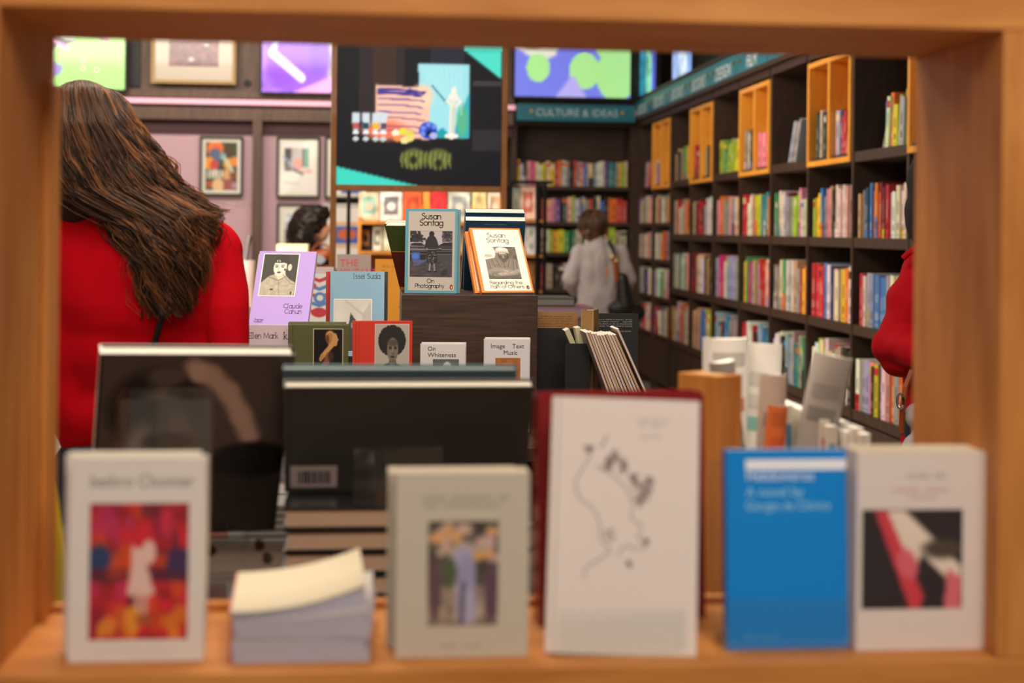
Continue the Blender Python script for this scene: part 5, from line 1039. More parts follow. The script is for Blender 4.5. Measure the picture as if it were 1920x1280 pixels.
def artS2(m, w, h):
    m.rect2(-w*.5+.007, w*.5-.004, .005, h-.005, -.0003, (.93, .91, .87)); c2 = (.42, .36, .32)
    strokes(m, 'Susan', 0, h*.850, .0086, -.0006, c2, .16); strokes(m, 'Sontag', 0, h*.770, .0086, -.0006, c2, .15)
    strokes(m, 'Regarding the', -w*.31, h*.125, .0062, -.0006, c2, .17, 'l'); strokes(m, 'Pain of Others', -w*.31, h*.062, .0062, -.0006, c2, .17, 'l'); peng(m, w*.40, h*.075, .006)
    p = Pic(104, 132, '7d746d'); r = random.Random(5)
    for k in range(60): p.ell(r.uniform(.55, 1), r.uniform(.55, 1), .06, .05, r.choice(['5c534c', '6a615a', '4e4640']), .7, al=.7)
    p.poly([(0, .60), (0, 1), (.30, 1), (.36, .82), (.30, .66)], 'e9e4dc'); p.ell(.1, .72, .14, .05, 'b8afa6', .7)
    p.poly([(0, 0), (.02, .40), (.10, .54), (.24, .62), (.40, .64), (.46, .58), (.68, .58), (.76, .64), (.92, .60), (1, .52), (1, 0)], '7b726a')
    p.ell(.57, .70, .135, .135, '453b34', .10); p.ell(.57, .665, .115, .10, '5a4f47', .3); p.ell(.50, .755, .05, .03, 'a79c92', .5); p.ell(.64, .755, .05, .03, 'a79c92', .5); p.ell(.50, .748, .028, .014, '2c2521', .4); p.ell(.64, .748, .028, .014, '2c2521', .4); p.line((.57, .755), (.57, .70), .013, '8c8077'); p.ell(.57, .695, .032, .016, '9a8e84', .5); p.ell(.575, .650, .06, .016, '2e2723', .4); p.ell(.575, .655, .045, .007, 'd8d0c6', .4); p.line((.43, .79), (.44, .64), .007, '2c2622'); p.line((.71, .79), (.70, .64), .007, '2c2622')
    p.ell(.56, .885, .20, .105, 'd3ccc2', .06); p.rect(.30, .70, .86, .815, '453b34', 0); p.poly([(.345, .80), (.36, .86), (.76, .86), (.78, .795), (.57, .825)], 'bcb4aa'); p.poly([(.33, .81), (.57, .835), (.79, .805), (.78, .785), (.57, .812), (.34, .79)], '8e857c'); p.ell(.52, .93, .10, .035, 'e8e2d9', .6)
    p.poly([(.40, .62), (.50, .54), (.56, .50), (.64, .55), (.72, .62), (.66, .57), (.48, .57)], '564d46')
    for (x0, y0, x1, y1) in ((.10, .52, .16, .1), (.2, .6, .3, .3), (.86, .58, .82, .3), (.93, .52, .95, .1), (.35, .58, .42, .40), (.74, .58, .68, .4), (.56, .5, .56, .34)): p.line((x0, y0), (x1, y1), .012, '5b524b', .9, .8); p.line((x0+.03, y0), (x1+.03, y1), .010, '9a9087', .9, .6)
    p.path([(.06, .22), (.26, .30), (.52, .27), (.70, .24)], .055, '8d847b', .5); p.path([(.95, .26), (.78, .20), (.56, .18), (.40, .16)], .055, '978d84', .5)
    for k in range(5): p.line((.50+.045*k, .275-.012*k), (.58+.045*k, .245-.012*k), .010, 'b9aea3', .7); p.line((.30+.05*k, .165+.006*k), (.38+.05*k, .15+.006*k), .010, 'b3a89d', .7)
    p.poly([(0, 0), (0, .12), (.3, .08), (.7, .10), (1, .14), (1, 0)], '5d554e')
    for k in range(16): p.ell(r.uniform(0, 1), r.uniform(0, .5), .05, .012, r.choice(['a2988e', '6a615a', '544c46']), .8, al=.5)
    m.pic(-w*.31, w*.32, h*.20, h*.70, -.0005, p.a)
w2_, h2_ = .127, .196
c2 = P(953, 545, 3.31); c2.z = pz+.004
book('book', 'orange-edged cream paperback titled Regarding the Pain of Others, leaning back', w2_, h2_, .014, pose(c2, 11, 40), OR_, art=artS2, hard=False, page=(.62, .54, .48))
book('book', 'orange-edged paperback copy slipping down behind the one with the helmeted figure', w2_, h2_*.93, .012, pose(c2+Vector((-.014, .028, -.004)), 13, 38, 2), OR_, art=lambda m, w, h: m.rect2(-w*.5+.007, w*.5-.004, .005, h-.005, -.0003, (.93, .91, .87)), hard=False, page=(.62, .54, .48))
stand('clear acrylic stand propping the orange-edged paperbacks', c2+Vector((.012, -.012, -.0042)), .10, .07, .035, .13, 11, lean=40)
def artNavy(m, w, h): strokes(m, 'collected essays on photography and', 0, h*.945, .0016, -.0005, (.55, .68, .78), .2)
for k, (a, b, top_, Y_, lab) in enumerate(((868, 980, 399, 3.50, 'navy paperback with white page edge, rearmost behind the orange-edged books'), (873, 986, 414, 3.44, 'navy paperback standing just behind the orange-edged books'))):
    c = P((a+b)/2, 552, Y_); c.z = pz; zt = P((a+b)/2, top_, Y_).z; c.y += .10; book('book', lab, (b-a)*Y_/FPX, (zt-pz)/math.cos(R(28)), .022, pose(c, 2-3*k, -28), (.10, .27, .38), art=artNavy, hard=False, page=(.95, .93, .90))
def artG1(m, w, h):
    m.rect2(-w*.5, w*.5, h*.62, h, -.0003, (.30, .36, .16)); m.rect2(-w*.5, w*.5, h*.60, h*.615, -.0004, (.75, .66, .35)); m.rect2(-w*.5, w*.5, .0, h*.60, -.0003, (.42, .16, .13)); m.rect2(-w*.5, w*.5, .0, h*.05, -.0005, (.90, .62, .25)); r = random.Random(4)
    for k in range(6): squig(m, -w*.1, w*.4, h*(.9-.04*k), .0018, -.0005, (.7, .68, .5), r)
for k in range(2):
    c = P(797-2*k, 552, 3.47+.035*k); c.z = pz; book('book', ['olive and burgundy paperback leaning back beside the On Photography book', 'rear copy of the olive and burgundy paperback'][k], .128, (.185, .190)[k], .018, pose(c, -24, -32), (.38, .16, .12), art=artG1, hard=False, page=(.93, .90, .85))
# photofile books
def port(kind):
    if kind == 'cahun':
        p = Pic(84, 104, '2c2a26'); p.poly([(0, 0), (0, .30), (.2, .46), (.4, .52), (.62, .54), (.8, .40), (1, .30), (1, 0)], 'aaa293'); p.noise(.1, 3, (18, 22)); p.poly([(.36, .5), (.4, .62), (.66, .62), (.7, .44), (.5, .38)], 'c9c1b1')
        p.ell(.55, .88, .2, .11, '1e1b18', .15); p.ell(.50, .69, .19, .21, 'e2dccd', .1, -6); p.ell(.78, .68, .06, .085, 'd0c8b8', .15); p.ell(.52, .545, .1, .07, 'd6cfbf', .3); p.ell(.62, .84, .2, .05, '1e1b18', .3, -20)
        for x in (.34, .42, .5): p.path([(x, .86), (x+.03, .80), (x+.08, .81)], .014, '1e1b18')
        p.ell(.40, .69, .045, .018, '2e2a26', .4); p.ell(.57, .69, .045, .018, '2e2a26', .4); p.line((.34, .73), (.44, .735), .008, '4a443c'); p.line((.52, .735), (.63, .73), .008, '4a443c'); p.line((.47, .68), (.455, .62), .010, 'b8b0a0'); p.ell(.48, .555, .055, .022, '38302c', .3); p.ell(.645, .625, .025, .032, '26221e', .2)
        p.path([(.2, .44), (.5, .36), (.7, .46)], .008, '6e675a'); p.path([(.5, .36), (.56, .0)], .006, '7c7466'); p.ell(.33, .14, .045, .022, '26221e'); p.ell(.9, .06, .025, .04, '26221e'); p.path([(.6, .5), (.85, .3), (1, .26)], .007, '6e675a'); return p
    if kind == 'hood':
        p = Pic(64, 80, 'd0ccc6'); p.noise(.05, 3, (6, 6)); p.line((.3, .98), (.75, .72), .02, 'bcb6ae', 1); p.poly([(.75, .7), (1, .98), (1, .4), (.8, .3)], 'b4b0ac', .7); p.poly([(.34, 0), (.36, .4), (.42, .62), (.44, .74), (.5, .68), (.58, .6), (.62, .45), (.62, 0)], '38342f'); p.ell(.48, .5, .03, .06, '8a847a', .5); return p
    if kind == 'arm':
        p = Pic(72, 84, '14100d'); p.ell(.60, .80, .15, .17, 'a0683c', .2); p.ell(.55, .86, .15, .11, 'c08850', .4); p.ell(.47, .80, .07, .08, '7a4a28', .6); p.path([(.44, .9), (.56, .95), (.68, .9)], .012, 'e0b070', .7); p.ell(.79, .82, .018, .008, '3a2418', .5); p.ell(.73, .78, .10, .14, 'd89f70', .2); p.poly([(.80, .84), (.88, .77), (.82, .74)], 'd89f70'); p.ell(.76, .69, .06, .05, 'd09466', .3); p.path([(.74, .74), (.62, .66), (.42, .50), (.30, .42)], .062, 'd8a268', .6); p.ell(.66, .74, .06, .04, 'b02a20', .6); p.line((.6, .66), (.7, .78), .05, 'd8a268'); p.path([(.30, .42), (.24, .36)], .05, 'c88f58'); p.path([(.52, .42), (.38, .2), (.22, .04)], .085, '8a5c44', .5); p.ell(.6, .42, .1, .1, '4a3026', .5); p.ell(.66, .08, .04, .06, 'c08050', .5); return p
    if kind == 'afro':
        p = Pic(72, 90, 'b8b0a6'); p.ell(.50, .68, .40, .30, '201d1b', .10); r = random.Random(3)
        for k in range(60): a = r.uniform(0, 6.28); p.ell(.5+.385*math.cos(a), .68+.29*math.sin(a), .03, .025, '201d1b', .6)
        p.ell(.52, .50, .17, .24, '7a6e65', .15); p.ell(.52, .64, .16, .06, '544a44', .6); p.ell(.45, .53, .05, .022, '2c2622', .4); p.ell(.60, .53, .05, .022, '2c2622', .4); p.ell(.45, .565, .06, .008, '2c2622'); p.ell(.60, .565, .06, .008, '2c2622'); p.line((.52, .54), (.52, .44), .018, '8e8278'); p.ell(.52, .43, .04, .018, '4c423c', .5); p.ell(.52, .36, .065, .022, '3a302c', .4); p.ell(.47, .44, .05, .05, '90857a', .7, 0, .5)
        p.poly([(.42, .3), (.62, .3), (.66, .15), (.38, .15)], '6a5f57'); p.poly([(0, 0), (.08, .12), (.3, .22), (.42, .24), (.5, .1), (.6, .24), (.78, .18), (.98, .06), (1, 0)], '1f1c1c')
        for k in range(40): p.ell(r.uniform(.05, .95), r.uniform(0, .17), .022, .014, '9a9088', .5)
        return p
def artCahun(m, w, h):
    x0, x1, z0, z1 = -w*.40, w*.20, h*.40, h*.955; m.rect2(x0-.0022, x1+.0022, z0-.0022, z1+.0022, -.0003, (.93, .91, .88)); m.pic(x0, x1, z0, z1, -.0006, port('cahun').a)
    strokes(m, 'Claude', w*.37, h*.235, .0070, -.0005, (.33, .27, .42), .13, 'r', True); strokes(m, 'Cahun', w*.37, h*.165, .0070, -.0005, (.33, .27, .42), .13, 'r', True)
    strokes(m, 'Thames', -w*.42, h*.07, .0028, -.0005, (.42, .34, .52), .2, 'l'); strokes(m, 'Hudson', -w*.42, h*.045, .0028, -.0005, (.42, .34, .52), .2, 'l')
GLYPH_D = None
GL['D'] = (1.2, [[(0, 1.5), (0, 0)], [(0, 1.5), (.4, 1.5)]+arc(.4, .75, .6, 90, -90, 12, .75)+[(0, 0)]])
yC = 3.03; cC = P(521, 611, yC)
book('book', 'lilac photography book with monochrome portrait, leaning back', .125, .190, .015, pose(cC, -7, 35), (.69, .58, .88), art=artCahun, hard=False, page=(.90, .87, .82))
book('book', 'thin olive-green book edge showing behind the lilac book', .120, .170, .012, pose(cC+Vector((-.005, .040, .006)), -7, 33), (.62, .66, .42), hard=False)
def artMark(m, w, h):
    strokes(m, 'Mary Ellen Mark'.replace('y', 'y'), w*.20, h*.88, .0074, -.0005, (.33, .29, .33), .13, 'r', True); strokes(m, 'k_', w*.40, h*.875, .0085, -.0005, (.25, .22, .27), .16, 'r', True)
cM = P(495, 740, 2.97); hM = P(495, 609, 2.98).z-(TZ+.02)
book('book', 'pale grey photography book standing below the lilac book', .125, hM, .014, pose(Vector((cM.x+.002, 2.975, TZ+.02)), 0, 1), (.78, .72, .76), art=artMark, hard=False)
o = thing('book_riser', 'black stepped riser holding the lilac book above the grey one', 'book riser', Matrix.Translation((cC.x, 3.02, TZ)))
boxo('step', M['black'], o, -.06, .06, 0, .16, 0, cC.z-TZ-.001); boxo('front_step', M['black'], o, -.06, .06, -.075, -.003, 0, .019)
def artSuda(m, w, h):
    strokes(m, 'Issei Suda', w*.42, h*.915, .0072, -.0005, (.28, .33, .38), .13, 'r', True); x0, x1, z0, z1 = -w*.42, w*.26, h*.06, h*.665; m.rect2(x0-.0015, x1+.0015, z0-.0015, z1+.0015, -.0003, (.93, .92, .90)); m.pic(x0, x1, z0, z1, -.0006, port('hood').a)
yS2 = 3.18; cSd = P(669, 640, yS2); hSd = .190; zt = P(669, 509, yS2).z; zf = zt-hSd*math.cos(R(8))
book('book', 'pale blue photography book with white picture', 101*yS2/FPX, hSd, .014, pose(Vector((cSd.x, yS2, zf)), 1, 8), (.52, .68, .79), art=artSuda, hard=False, page=(.93, .91, .86))
book('book', 'red book whose spine shows beside the pale blue book', .118, hSd*.99, .016, pose(Vector((cSd.x-.010, yS2+.022, zf)), 4, 8), (.72, .10, .13), hard=False, page=(.93, .9, .85))
book('book', 'black book edge standing behind the pale blue book', .118, hSd*.99, .016, pose(Vector((cSd.x+.009, yS2+.045, zf)), 0, 8), (.14, .13, .13), hard=True, page=(.9, .87, .8))
boxr = thing('book_riser', 'plain black riser under the pale blue photography book', 'book riser', Matrix.Translation((cSd.x, yS2-.01, TZ))); boxo('block', M['black'], boxr, -.07, .07, 0, .11, 0, zf-TZ-.002)
def artGr(m, w, h): x0, x1, z0, z1 = -w*.08, w*.40, h*.45, h*.955; m.rect2(x0-.0015, x1+.0015, z0-.0015, z1+.0015, -.0003, (.86, .80, .72)); m.pic(x0, x1, z0, z1, -.0006, port('arm').a); m.rect2(-w*.42, -w*.415, 0, h, -.0003, (.28, .30, .18))
def artRd(m, w, h): x0, x1, z0, z1 = -w*.12, w*.44, h*.42, h*.965; m.rect2(x0-.001, x1+.001, z0-.001, z1+.001, -.0003, (.88, .84, .8)); m.pic(x0, x1, z0, z1, -.0006, port('afro').a); m.rect2(-w*.40, -w*.395, 0, h, -.0003, (.62, .14, .09))
yG = 2.93
for a, b, tp, col, art, lab, dx in ((543, 652, 607, (.37, .38, .23), artGr, 'olive green photography book with portrait of a woman on black', 0), (661, 772, 602, (.82, .20, .12), artRd, 'vermilion photography book with monochrome portrait of rounded dark hair', 1)):
    c = P((a+b)/2, 700, yG); zt = P((a+b)/2, tp, yG).z; wv = (b-a)*yG/FPX; hh = .190
    book('book', lab, wv, hh, .015, pose(Vector((c.x, yG, zt-hh)), 2*dx, 0 if dx else -6), col, art=art, hard=True, page=(.95, .93, .90))
    if not dx: book('book', 'slightly taller olive copy behind the olive green photography book', wv*.98, hh*1.015, .016, pose(Vector((c.x-.004, yG+.020, zt-hh)), 0, -6), col, page=(.96, .95, .93))
    o = thing('book_riser', 'low black riser under the %s photography book' % ('vermilion' if dx else 'olive green'), 'book riser', Matrix.Translation((c.x, yG-.004, TZ))); boxo('block', M['black'], o, -.055, .055, 0, .05, 0, zt-hh-TZ-.001)
def artOW(m, w, h):
    text2(m, 'On', -w*.34, h*.925, .0135, -.0005, (.22, .22, .24), 'l'); text2(m, 'Whiteness', -w*.34, h*.855, .0135, -.0005, (.22, .22, .24), 'l', sx=1.08)
    p = Pic(50, 50, '5c6166'); p.ell(.55, .62, .22, .3, 'dcdad6', .2); p.ell(.5, .2, .2, .3, 'c0beba', .4); m.pic(-w*.22, w*.36, h*.45, h*.83, -.0006, p.a)
def artIT(m, w, h):
    text2(m, 'Image', -w*.36, h*.905, .0138, -.0005, (.24, .22, .26), 'l'); text2(m, 'Text', w*.38, h*.905, .0138, -.0005, (.24, .22, .26), 'r'); text2(m, 'Music', w*.08, h*.835, .0138, -.0005, (.24, .22, .26), 'c')
    p = Pic(50, 50, 'a8642c'); p.noise(.12, 3); p.poly([(.2, .3), (.28, .72), (.42, .52), (.58, .52), (.72, .72), (.8, .3)], '7a5230'); p.ell(.5, .35, .28, .26, '8c6a48', .3)
    for s_ in (-1, 1): p.line((.5+.1*s_, .5), (.5+.35*s_, .6), .01, 'e8dcc8'); p.line((.5+.1*s_, .4), (.5+.4*s_, .38), .01, 'e8dcc8'); p.ell(.5+.12*s_, .42, .05, .05, 'e6d89a', .3)
    m.pic(-w*.25, w*.30, h*.40, h*.80, -.0006, p.a)
for a, b, tp, Y_, art, lab in ((788, 872, 645, 3.13, artOW, 'small white book titled On Whiteness before the dark display block'), (907, 993, 636, 3.13, artIT, 'small white book titled Image Text Music before the dark display block')):
    c = P((a+b)/2, 700, Y_); zt = P((a+b)/2, tp, Y_).z; hh = zt-TZ-.001; book('book', lab, (b-a)*Y_/FPX, hh, .012, pose(Vector((c.x, Y_, TZ+.001)), 0, 1), (.85, .84, .85), art=art, hard=False, page=(.95, .94, .93))
    book('book', 'rear copy behind the %s book' % ('On Whiteness' if a < 800 else 'Image Text Music'), (b-a)*Y_/FPX, hh*1.012, .010, pose(Vector((c.x+.003, Y_+.016, TZ+.001)), -1, 0), (.84, .82, .83), hard=False)
stand('clear acrylic stand holding the Image Text Music book', Vector((P(950, 700, 3.12).x, 3.125, TZ)), .10, .05, .03, .20, 0, lean=3)
# right of the block: brown book, tan book, pamphlets, booklets, black-covered book
def artBr(m, w, h):
    m.rect2(-w/2, w/2, 0, h*.845, -.0003, (.05, .045, .05)); r = random.Random(5)
    for k in range(4): squig(m, -w*.45, w*.38, h*(.955-.022*k), .0022, -.0005, (.22, .15, .08), r)
    for k in range(2): squig(m, -w*.45, w*.42, h*(.875-.018*k), .0020, -.0005, (.22, .15, .08), r)
c = P(1030, 700, 3.42); zt = P(1045, 585, 3.42).z
book('book', 'kraft brown book with black lower half beside the display block', (1083-985)*3.42/FPX, zt-TZ-.001, .02, pose(Vector((P(1034, 700, 3.42).x, 3.42, TZ+.001)), 0, 0), (.60, .43, .24), art=artBr, page=(.95, .90, .80))
def artBk(m, w, h):
    r = random.Random(9)
    for k in range(4): squig(m, -w*.5, w*.37, h*(.935-.022*k), .0021, -.0005, (.80, .80, .80), r)
    squig(m, -w*.44, w*.36, h*.815, .0021, -.0005, (.80, .80, .80), r)
zt = P(1155, 588, 3.5).z; book('book', 'black-backed book with white lines of print behind the booklets', (1197-1105)*3.5/FPX, zt-TZ-.001, .018, pose(Vector((P(1151, 700, 3.5).x, 3.5, TZ+.001)), 0, 0), (.10, .09, .10), art=artBk, page=(.97, .96, .94))
zt = P(1100, 580, 3.36).z
book('book', 'tan cloth book standing edge-on between brown and black books', .075, zt-TZ-.001, .030, pose(Vector((P(1103, 700, 3.33).x+.022, 3.36, TZ+.001)), 72, 0), (.60, .48, .30), spine=(.55, .42, .24), hard=True, page=(.9, .84, .72), art=lambda m, w, h: strokes(m, 'c', 0, h*.8, .01, -.0005, (.4, .3, .18)))
o = thing('book_bin', 'black board bin between the display block and the booklets', 'bin', Matrix.Translation((P(1060, 700, 3.28).x, 3.285, TZ)))
zb = P(1060, 638, 3.28).z-TZ; boxo('front_board', M['black'], o, -.0, .058, 0, .004, 0, zb*.96); boxo('side_board', M['black'], o, .054, .058, .004, .06, 0, zb*.96)
for k, (px, rl) in enumerate(((1072, -16), (1082, -8))):
    v = P(px+12, 640, 3.31+.012*k); q = MB(); q.box(-.006, .006, 0, .05, 0, .066, (.86, .82, .70), cols=[(.86, .82, .7), (.95, .93, .88), (.74, .72, .60), (.86, .82, .7), (.86, .82, .7), (.9, .86, .78)]); ob = q.build('pamphlet', M['matte']); ob.matrix_world = Matrix.Translation((v.x, v.y, TZ+zb*.96-.03)) @ Matrix.Rotation(R(rl*1.5), 4, 'Y')
    tag(ob, ['cream pamphlet tipping out of the black bin, outer one', 'cream pamphlet in the black bin beside the tan book'][k], 'pamphlet')
rbk = random.Random(2)
for k in range(12):
    v = P(1098+5.3*k, 622+(6 if k > 1 else 0)+rbk.uniform(-2, 2)-(9 if k == 11 else 0), 3.22); t = .0056; h = .215; a = -21-k*.35
    q = MB(); c = [(.80, .70, .66), (.74, .62, .50), (.82, .74, .70)][k % 3]; q.box(0, t, 0, .10, 0, h, c, cols=[c, (.95, .92, .86), c, c, tuple(x*.8 for x in c), c]); q.rect2(t*.82, t, 0, h, -.0003, (.34, .20, .18)); ob = q.build('booklet', M['paper'])
    h2 = v.z-TZ; xx = v.x+math.sin(R(-a))*h; ob.matrix_world = Matrix.Translation((xx, v.y, v.z-h*math.cos(R(a)))) @ Matrix.Rotation(R(a), 4, 'Y')
    tag(ob, 'thin buff booklet leaning in the fan, %s from the tan book' % ORD[k+1], 'booklet', 'thin booklets leaning against the black-backed book')
zbk = P(1130, 622, 3.22).z-.215*math.cos(R(-22))-TZ
o = thing('book_riser', 'black riser under the fan of leaning booklets', 'book riser', Matrix.Translation((P(1170, 700, 3.22).x, 3.215, TZ))); boxo('block', M['black'], o, -.06, .10, 0, .11, 0, max(.004, zbk-.006))
# ================================================================== SECOND TABLE, FURTHER BACK
T2 = 1.04
o = thing('display_table', 'further dark display table with face-out books before the grey-coated person', 'table', Matrix.Translation((0.1, 5.0, 0)))
boxo('table_top', M['dark'], o, -.75, .66, -.55, .55, T2-.04, T2, bevel=.002); boxo('carcass', M['dark_v'], o, -.70, .61, -.5, .5, 0, T2-.04)
def face(label, a, b, c, d, Y, col, art=None, z=None, lean=5, cat='book', page=(.9, .87, .8), t=.012, yaw=0):
    x0, x1, z0, z1 = rect(a, c, b, d, Y); z0 = z0 if z is None else z
    return book('book', label, x1-x0, (z1-z0)/math.cos(R(lean)), t, pose(Vector(((x0+x1)/2, Y, z0)), yaw, lean), col, art=art, hard=False, page=page)
def artSw(m, w, h):
    p = Pic(50, 70, 'f0eeee'); 
    for k in range(5):
        z = .15+.17*k; p.path([(.0, z), (.3, z+.09), (.6, z+.02), (1, z+.12)], .035, '5a8ed0' if k % 2 else 'd03848', .4)
    p.ell(.62, .5, .2, .12, '5a8ed0', .1); p.ell(.62, .5, .1, .06, 'f0f0f0', .1); p.ell(.6, .2, .25, .1, 'd03848', .1); p.ell(.3, .75, .2, .08, 'd03848', .2); m.pic(-w*.46, w*.46, h*.03, h*.88, -.0005, p.a)
face('white book with red and blue swirling face behind the lilac book', 560, 625, 500, 603, 4.60, (.86, .80, .82), artSw, z=T2, lean=4)
def artMM(m, w, h):
    text2(m, 'THE', -w*.42, h*.82, .034, -.0006, (.90, .25, .42), 'l'); text2(m, 'MILITANT', -w*.42, h*.68, .034, -.0006, (.90, .25, .42), 'l', sx=.82); text2(m, 'MUSE', -w*.42, h*.54, .034, -.0006, (.90, .25, .42), 'l')
    m.disc(w*.22, h*.44, w*.16, w*.17, -.0006, (.14, .12, .12)); m.disc(w*.23, h*.42, w*.10, w*.12, -.0009, (.75, .65, .6))
face('grey-pink book titled The Militant Muse in pink capitals', 631, 695, 477, 600, 4.75, (.72, .64, .62), artMM, z=T2, lean=6)
def artYe(m, w, h):
    r = random.Random(3); squig(m, -w*.35, w*.2, h*.88, .006, -.0005, (.66, .42, .10), r); squig(m, -w*.35, w*.3, h*.82, .006, -.0005, (.66, .42, .10), r); m.disc(w*.4, h*.45, w*.14, w*.16, -.0005, (.4, .36, .3)); m.disc(w*.15, h*.36, w*.12, w*.08, -.0006, (.45, .4, .36)); m.poly2([(0, h*.30), (w*.45, h*.28), (w*.48, h*.5)], -.0007, (.34, .32, .30))
face('orange-yellow book with grey figure beside the display block', 703, 790, 486, 590, 4.45, (.93, .62, .12), artYe, z=T2, lean=5)
def flat(label, a, b, c, d, Y, cols, grp=None, dep=.22, z0=None):
    x0, x1, zz0, zz1 = rect(a, c, b, d, Y); zz0 = zz0 if z0 is None else z0
    q = MB(); q.box(-(x1-x0)/2, (x1-x0)/2, 0, dep, 0, zz1-zz0, cols[0]); q.rect2(-(x1-x0)/2+.004, (x1-x0)/2-.004, (zz1-zz0)*.2, (zz1-zz0)*.8, -.0006, cols[1]); ob = q.build('book', M['paper']); ob.location = ((x0+x1)/2, Y, zz0); return tag(ob, label, 'book', grp)
zA = T2+.001
x = flat('thick pink and violet book lying flat near the grey-coated person', 1000, 1112, 558, 579, 4.95, ((.62, .40, .46), (.58, .52, .62)), z0=None); x.location.z = zA+.0; zz = x.location.z+x.dimensions.z
x0, x1, a_, b_ = rect(1000, 558, 1112, 579, 4.95)
zz = zA+(b_-a_)+.001
x = flat('grey book lying flat on top of the pink and violet one', 1004, 1078, 541, 557, 4.95, ((.30, .29, .29), (.50, .48, .47))); x.location.z = zz
q = MB(); q.box(-.12, .12, 0, .2, 0, .02, (.90, .86, .78)); ob = q.build('book', M['paper']); ob.location = (P(740, 590, 4.7).x+.22, 4.7, T2+.001); tag(ob, 'cream book lying flat on the further display table', 'book')
# left: stack near the curly person and counter things
o = thing('display_table', 'pale wood table with flat books beside the pink wall', 'table', Matrix.Translation((P(500, 600, 8.0).x, 8.0, 0)))
boxo('table_top', M['frame_wood'], o, -.45, .45, -.3, .3, .86, .90, bevel=.002)
for sx in (-1, 1):
    for sy in (-1, 1): boxo('leg', M['frame_wood'], o, sx*.41-.02, sx*.41+.02, sy*.26-.02, sy*.26+.02, 0, .86)
YT = 7.9; zt = P(550, 458, YT).z; n = 7; hh = (zt-.90)/n
for k in range(n):
    c = [(.3, .25, .22), (.5, .5, .48), (.42, .12, .14), (.7, .66, .6), (.25, .3, .35), (.40, .10, .14), (.90, .86, .66)][k]
    q = MB(); q.box(-.085, .085, 0, .2, .001, hh, c); q.box(-.0855, .08, -.0004, .195, hh*.15, hh*.85, (.9, .87, .76) if k > 2 else c); ob = q.build('book', M['paper']); ob.location = (P(548, 460, YT).x+(.004 if k % 2 else 0), YT-.02, .90+k*hh); tag(ob, 'flat book in the tall pile near the curly-haired person, %s from the table' % ORD[k+1], 'book', 'flat books piled near the curly-haired person')
q = MB(); q.tube([(0, 0, 0), (0, 0, .10), (0, 0, .26)], [.05, .045, .05], 16, (.75, .72, .74)); q.tube([(0, 0, .26), (.01, 0, .34), (.02, 0, .40)], [.012, .01, .014], 8, (.2, .2, .2)); ob = q.build('pen_pot', M['gloss']); ob.location = (P(461, 520, 8.1).x, 8.1, .90); tag(ob, 'small silvery pot with dark handle beside the red shoulder', 'pot')
# ================================================================== DISPLAY SHELVING BEHIND THE SCREEN STAND
YD = 8.3
xa, xb = P(671, 420, YD).x, P(946, 420, YD).x
o = thing('display_shelving', 'low shelving with face-out books seen under the big screen', 'shelving', Matrix.Translation(((xa+xb)/2, YD, 0))); W = (xb-xa)/2
zs = [P(800, y, YD).z for y in (415, 471, 530, 590)]
boxo('back_panel', M['frame_wood'], o, -W, W, .20, .22, 0, zs[0]+.10)
for a in (-W, W-.02): boxo('side_panel', M['frame_wood'], o, a, a+.02, -.02, .20, 0, zs[0]+.02)
for z in zs: boxo('shelf', M['frame_wood'], o, -W+.02, W-.02, -.02, .20, z-.02, z)
def sm(c1, c2, k):
    def f(m, w, h):
        p = Pic(24, 34, c1); p.rect(.15, .2, .85, .85, c2, .8); p.noise(.2, k, (4, 5)); p.ell(.5, .5, .2, .15, c1, .4); m.pic(-w*.48, w*.48, h*.02, h*.98, -.001, p.a)
    return f
for k, (a, b, c1, c2, l) in enumerate(((673, 711, 'b8a890', '6a9a96', 'teal panel book in pale border'), (713, 754, 'd8d4d0', '50505c', 'white book with dark blurred photograph'), (757, 791, 'e85a28', 'b03a20', 'orange-red book'), (794, 806, 'f08a30', 'f09a40', 'narrow orange book'), (808, 838, 'd02430', 'e03038', 'plain red book'), (841, 882, 'c8ccc4', '8a9498', 'grey landscape cover book'), (886, 912, 'd8c890', 'b8a870', 'straw-coloured book'), (915, 942, 'e0d8c8', 'c89878', 'cream book with coral motif'))):
    face('%s standing face-out under the big screen' % l, a, b, 360, 414, YD+.03, hx(c1), sm(c1, c2, k), z=zs[0]+.001, lean=6)
for k, (a, b, c1, c2, l) in enumerate(((674, 696, '1c1c24', 'd08a28', 'black book with amber lettering'), (699, 716, 'e0dcd0', '70705c', 'narrow white book with grey figure'), (718, 742, 'b8c0a0', 'e8e4d8', 'pale sage book'), (748, 786, 'e8e0d4', 'b8a890', 'cream book on lower ledge'), (800, 850, '8c8478', 'c8beb0', 'stone-coloured book'), (860, 930, 'a08c70', 'c8b89c', 'wide tan book'))):
    face('%s on the lower ledge under the big screen' % l, a, b, 424, 470, YD+.03, hx(c1), sm(c1, c2, k+20), z=zs[1]+.001, lean=6)
def art_bo(p): p.a[:] = hx('efeae0'); p.rect(.3, .38, 1, .68, '4a62b4'); p.ell(.64, .54, .30, .09, 'd0683c', .2); p.rect(.3, .70, 1, .74, 'e0a850'); p.rect(.3, .32, 1, .36, 'e0a850')
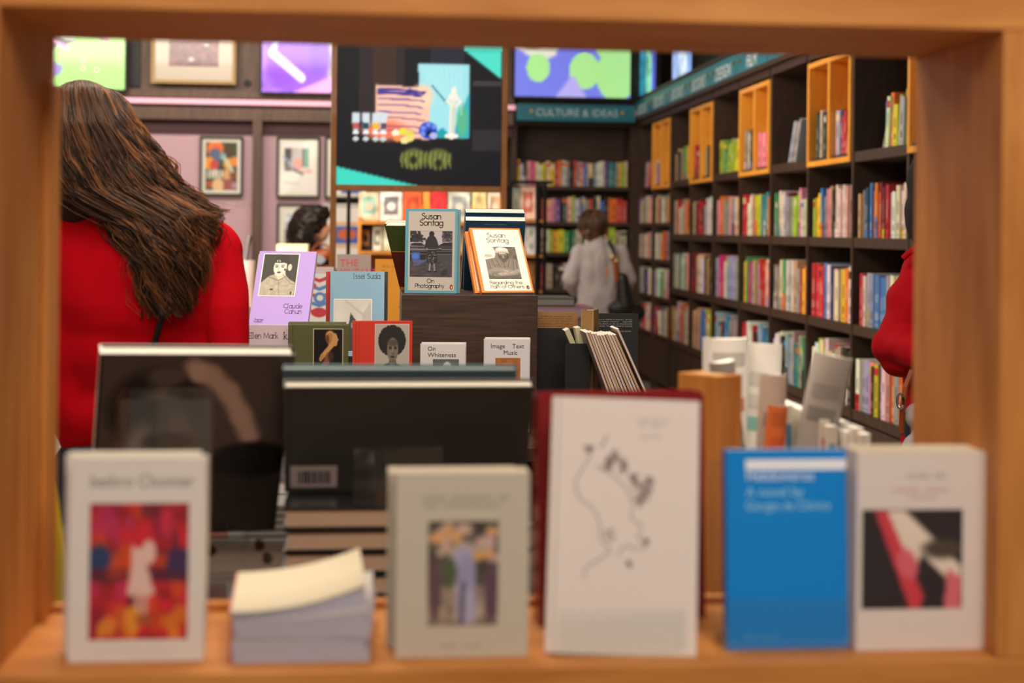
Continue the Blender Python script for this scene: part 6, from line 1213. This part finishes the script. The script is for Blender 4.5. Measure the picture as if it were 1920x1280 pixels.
framed('poster', 'white framed poster with blue band and orange oval beneath the big screen', 607, 382, 676, 505, art_bo, mb=.0, fcol=(.85, .85, .8), Y=YB)
q = MB(); v = P(653, 460, 7.4); q.tube([(v.x, 7.4, 0), (v.x, 7.4, P(653, 366, 7.4).z+.3)], .010, 8); q.box(v.x-.12, v.x+.12, 7.28, 7.52, 0, .015); ob = q.build('pole_stand', M['metal']); tag(ob, 'thin black pole standing before the white framed posters', 'pole')
# black rack before the back bookcase
YK = 9.3; o = thing('magazine_rack', 'black metal rack of magazines before the back bookcase', 'rack', Matrix.Translation((P(990, 500, YK).x, YK, 0)))
def rk_(px, py): v = P(px, py, YK); return v.x-o.matrix_world.translation.x, v.z
zt = rk_(1000, 341)[1]
for px in (957, 1007, 1021): q = MB(); x = rk_(px, 450)[0]; q.box(x-.012, x+.012, -.012, .012, 0, zt); q.build('upright', M['metal'], o)
for px in (957, 1021): q = MB(); x = rk_(px, 450)[0]; q.box(x-.012, x+.012, .288, .312, 0, zt); q.box(x-.01, x+.01, .012, .288, zt-.02, zt); q.build('side_frame', M['metal'], o)
x0, x1 = rk_(957, 450)[0], rk_(1035, 450)[0]
boxo('top_bar', M['metal'], o, x0, x1, -.01, .01, zt-.012, zt+.008)
for py in (412, 478, 545): z = rk_(980, py)[1]; boxo('ledge', M['frame_wood'], o, x0, rk_(1021, 450)[0], .0, .28, z-.015, z)
for a, b, c_, d, c1, c2, l in ((959, 975, 352, 411, '9aa89c', 'c8c4b0', 'grey-green magazine on the black rack top ledge'), (976, 1004, 350, 411, 'd8b4a4', 'a84a3c', 'coral and white magazine on the black rack top ledge'), (962, 985, 420, 477, 'c8c4c0', '8a8088', 'pale grey magazine on the black rack second ledge'), (987, 1004, 424, 477, 'd0ccd0', '90a090', 'silvery magazine on the black rack second ledge'), (962, 1003, 488, 544, '8c5a2c', 'b07a40', 'brown magazine on the black rack third ledge')):
    x_ = face(l, a, b, c_, d, YK+.04, hx(c1), sm(c1, c2, a), lean=4); x_['category'] = 'magazine'; x_.name = 'magazine'
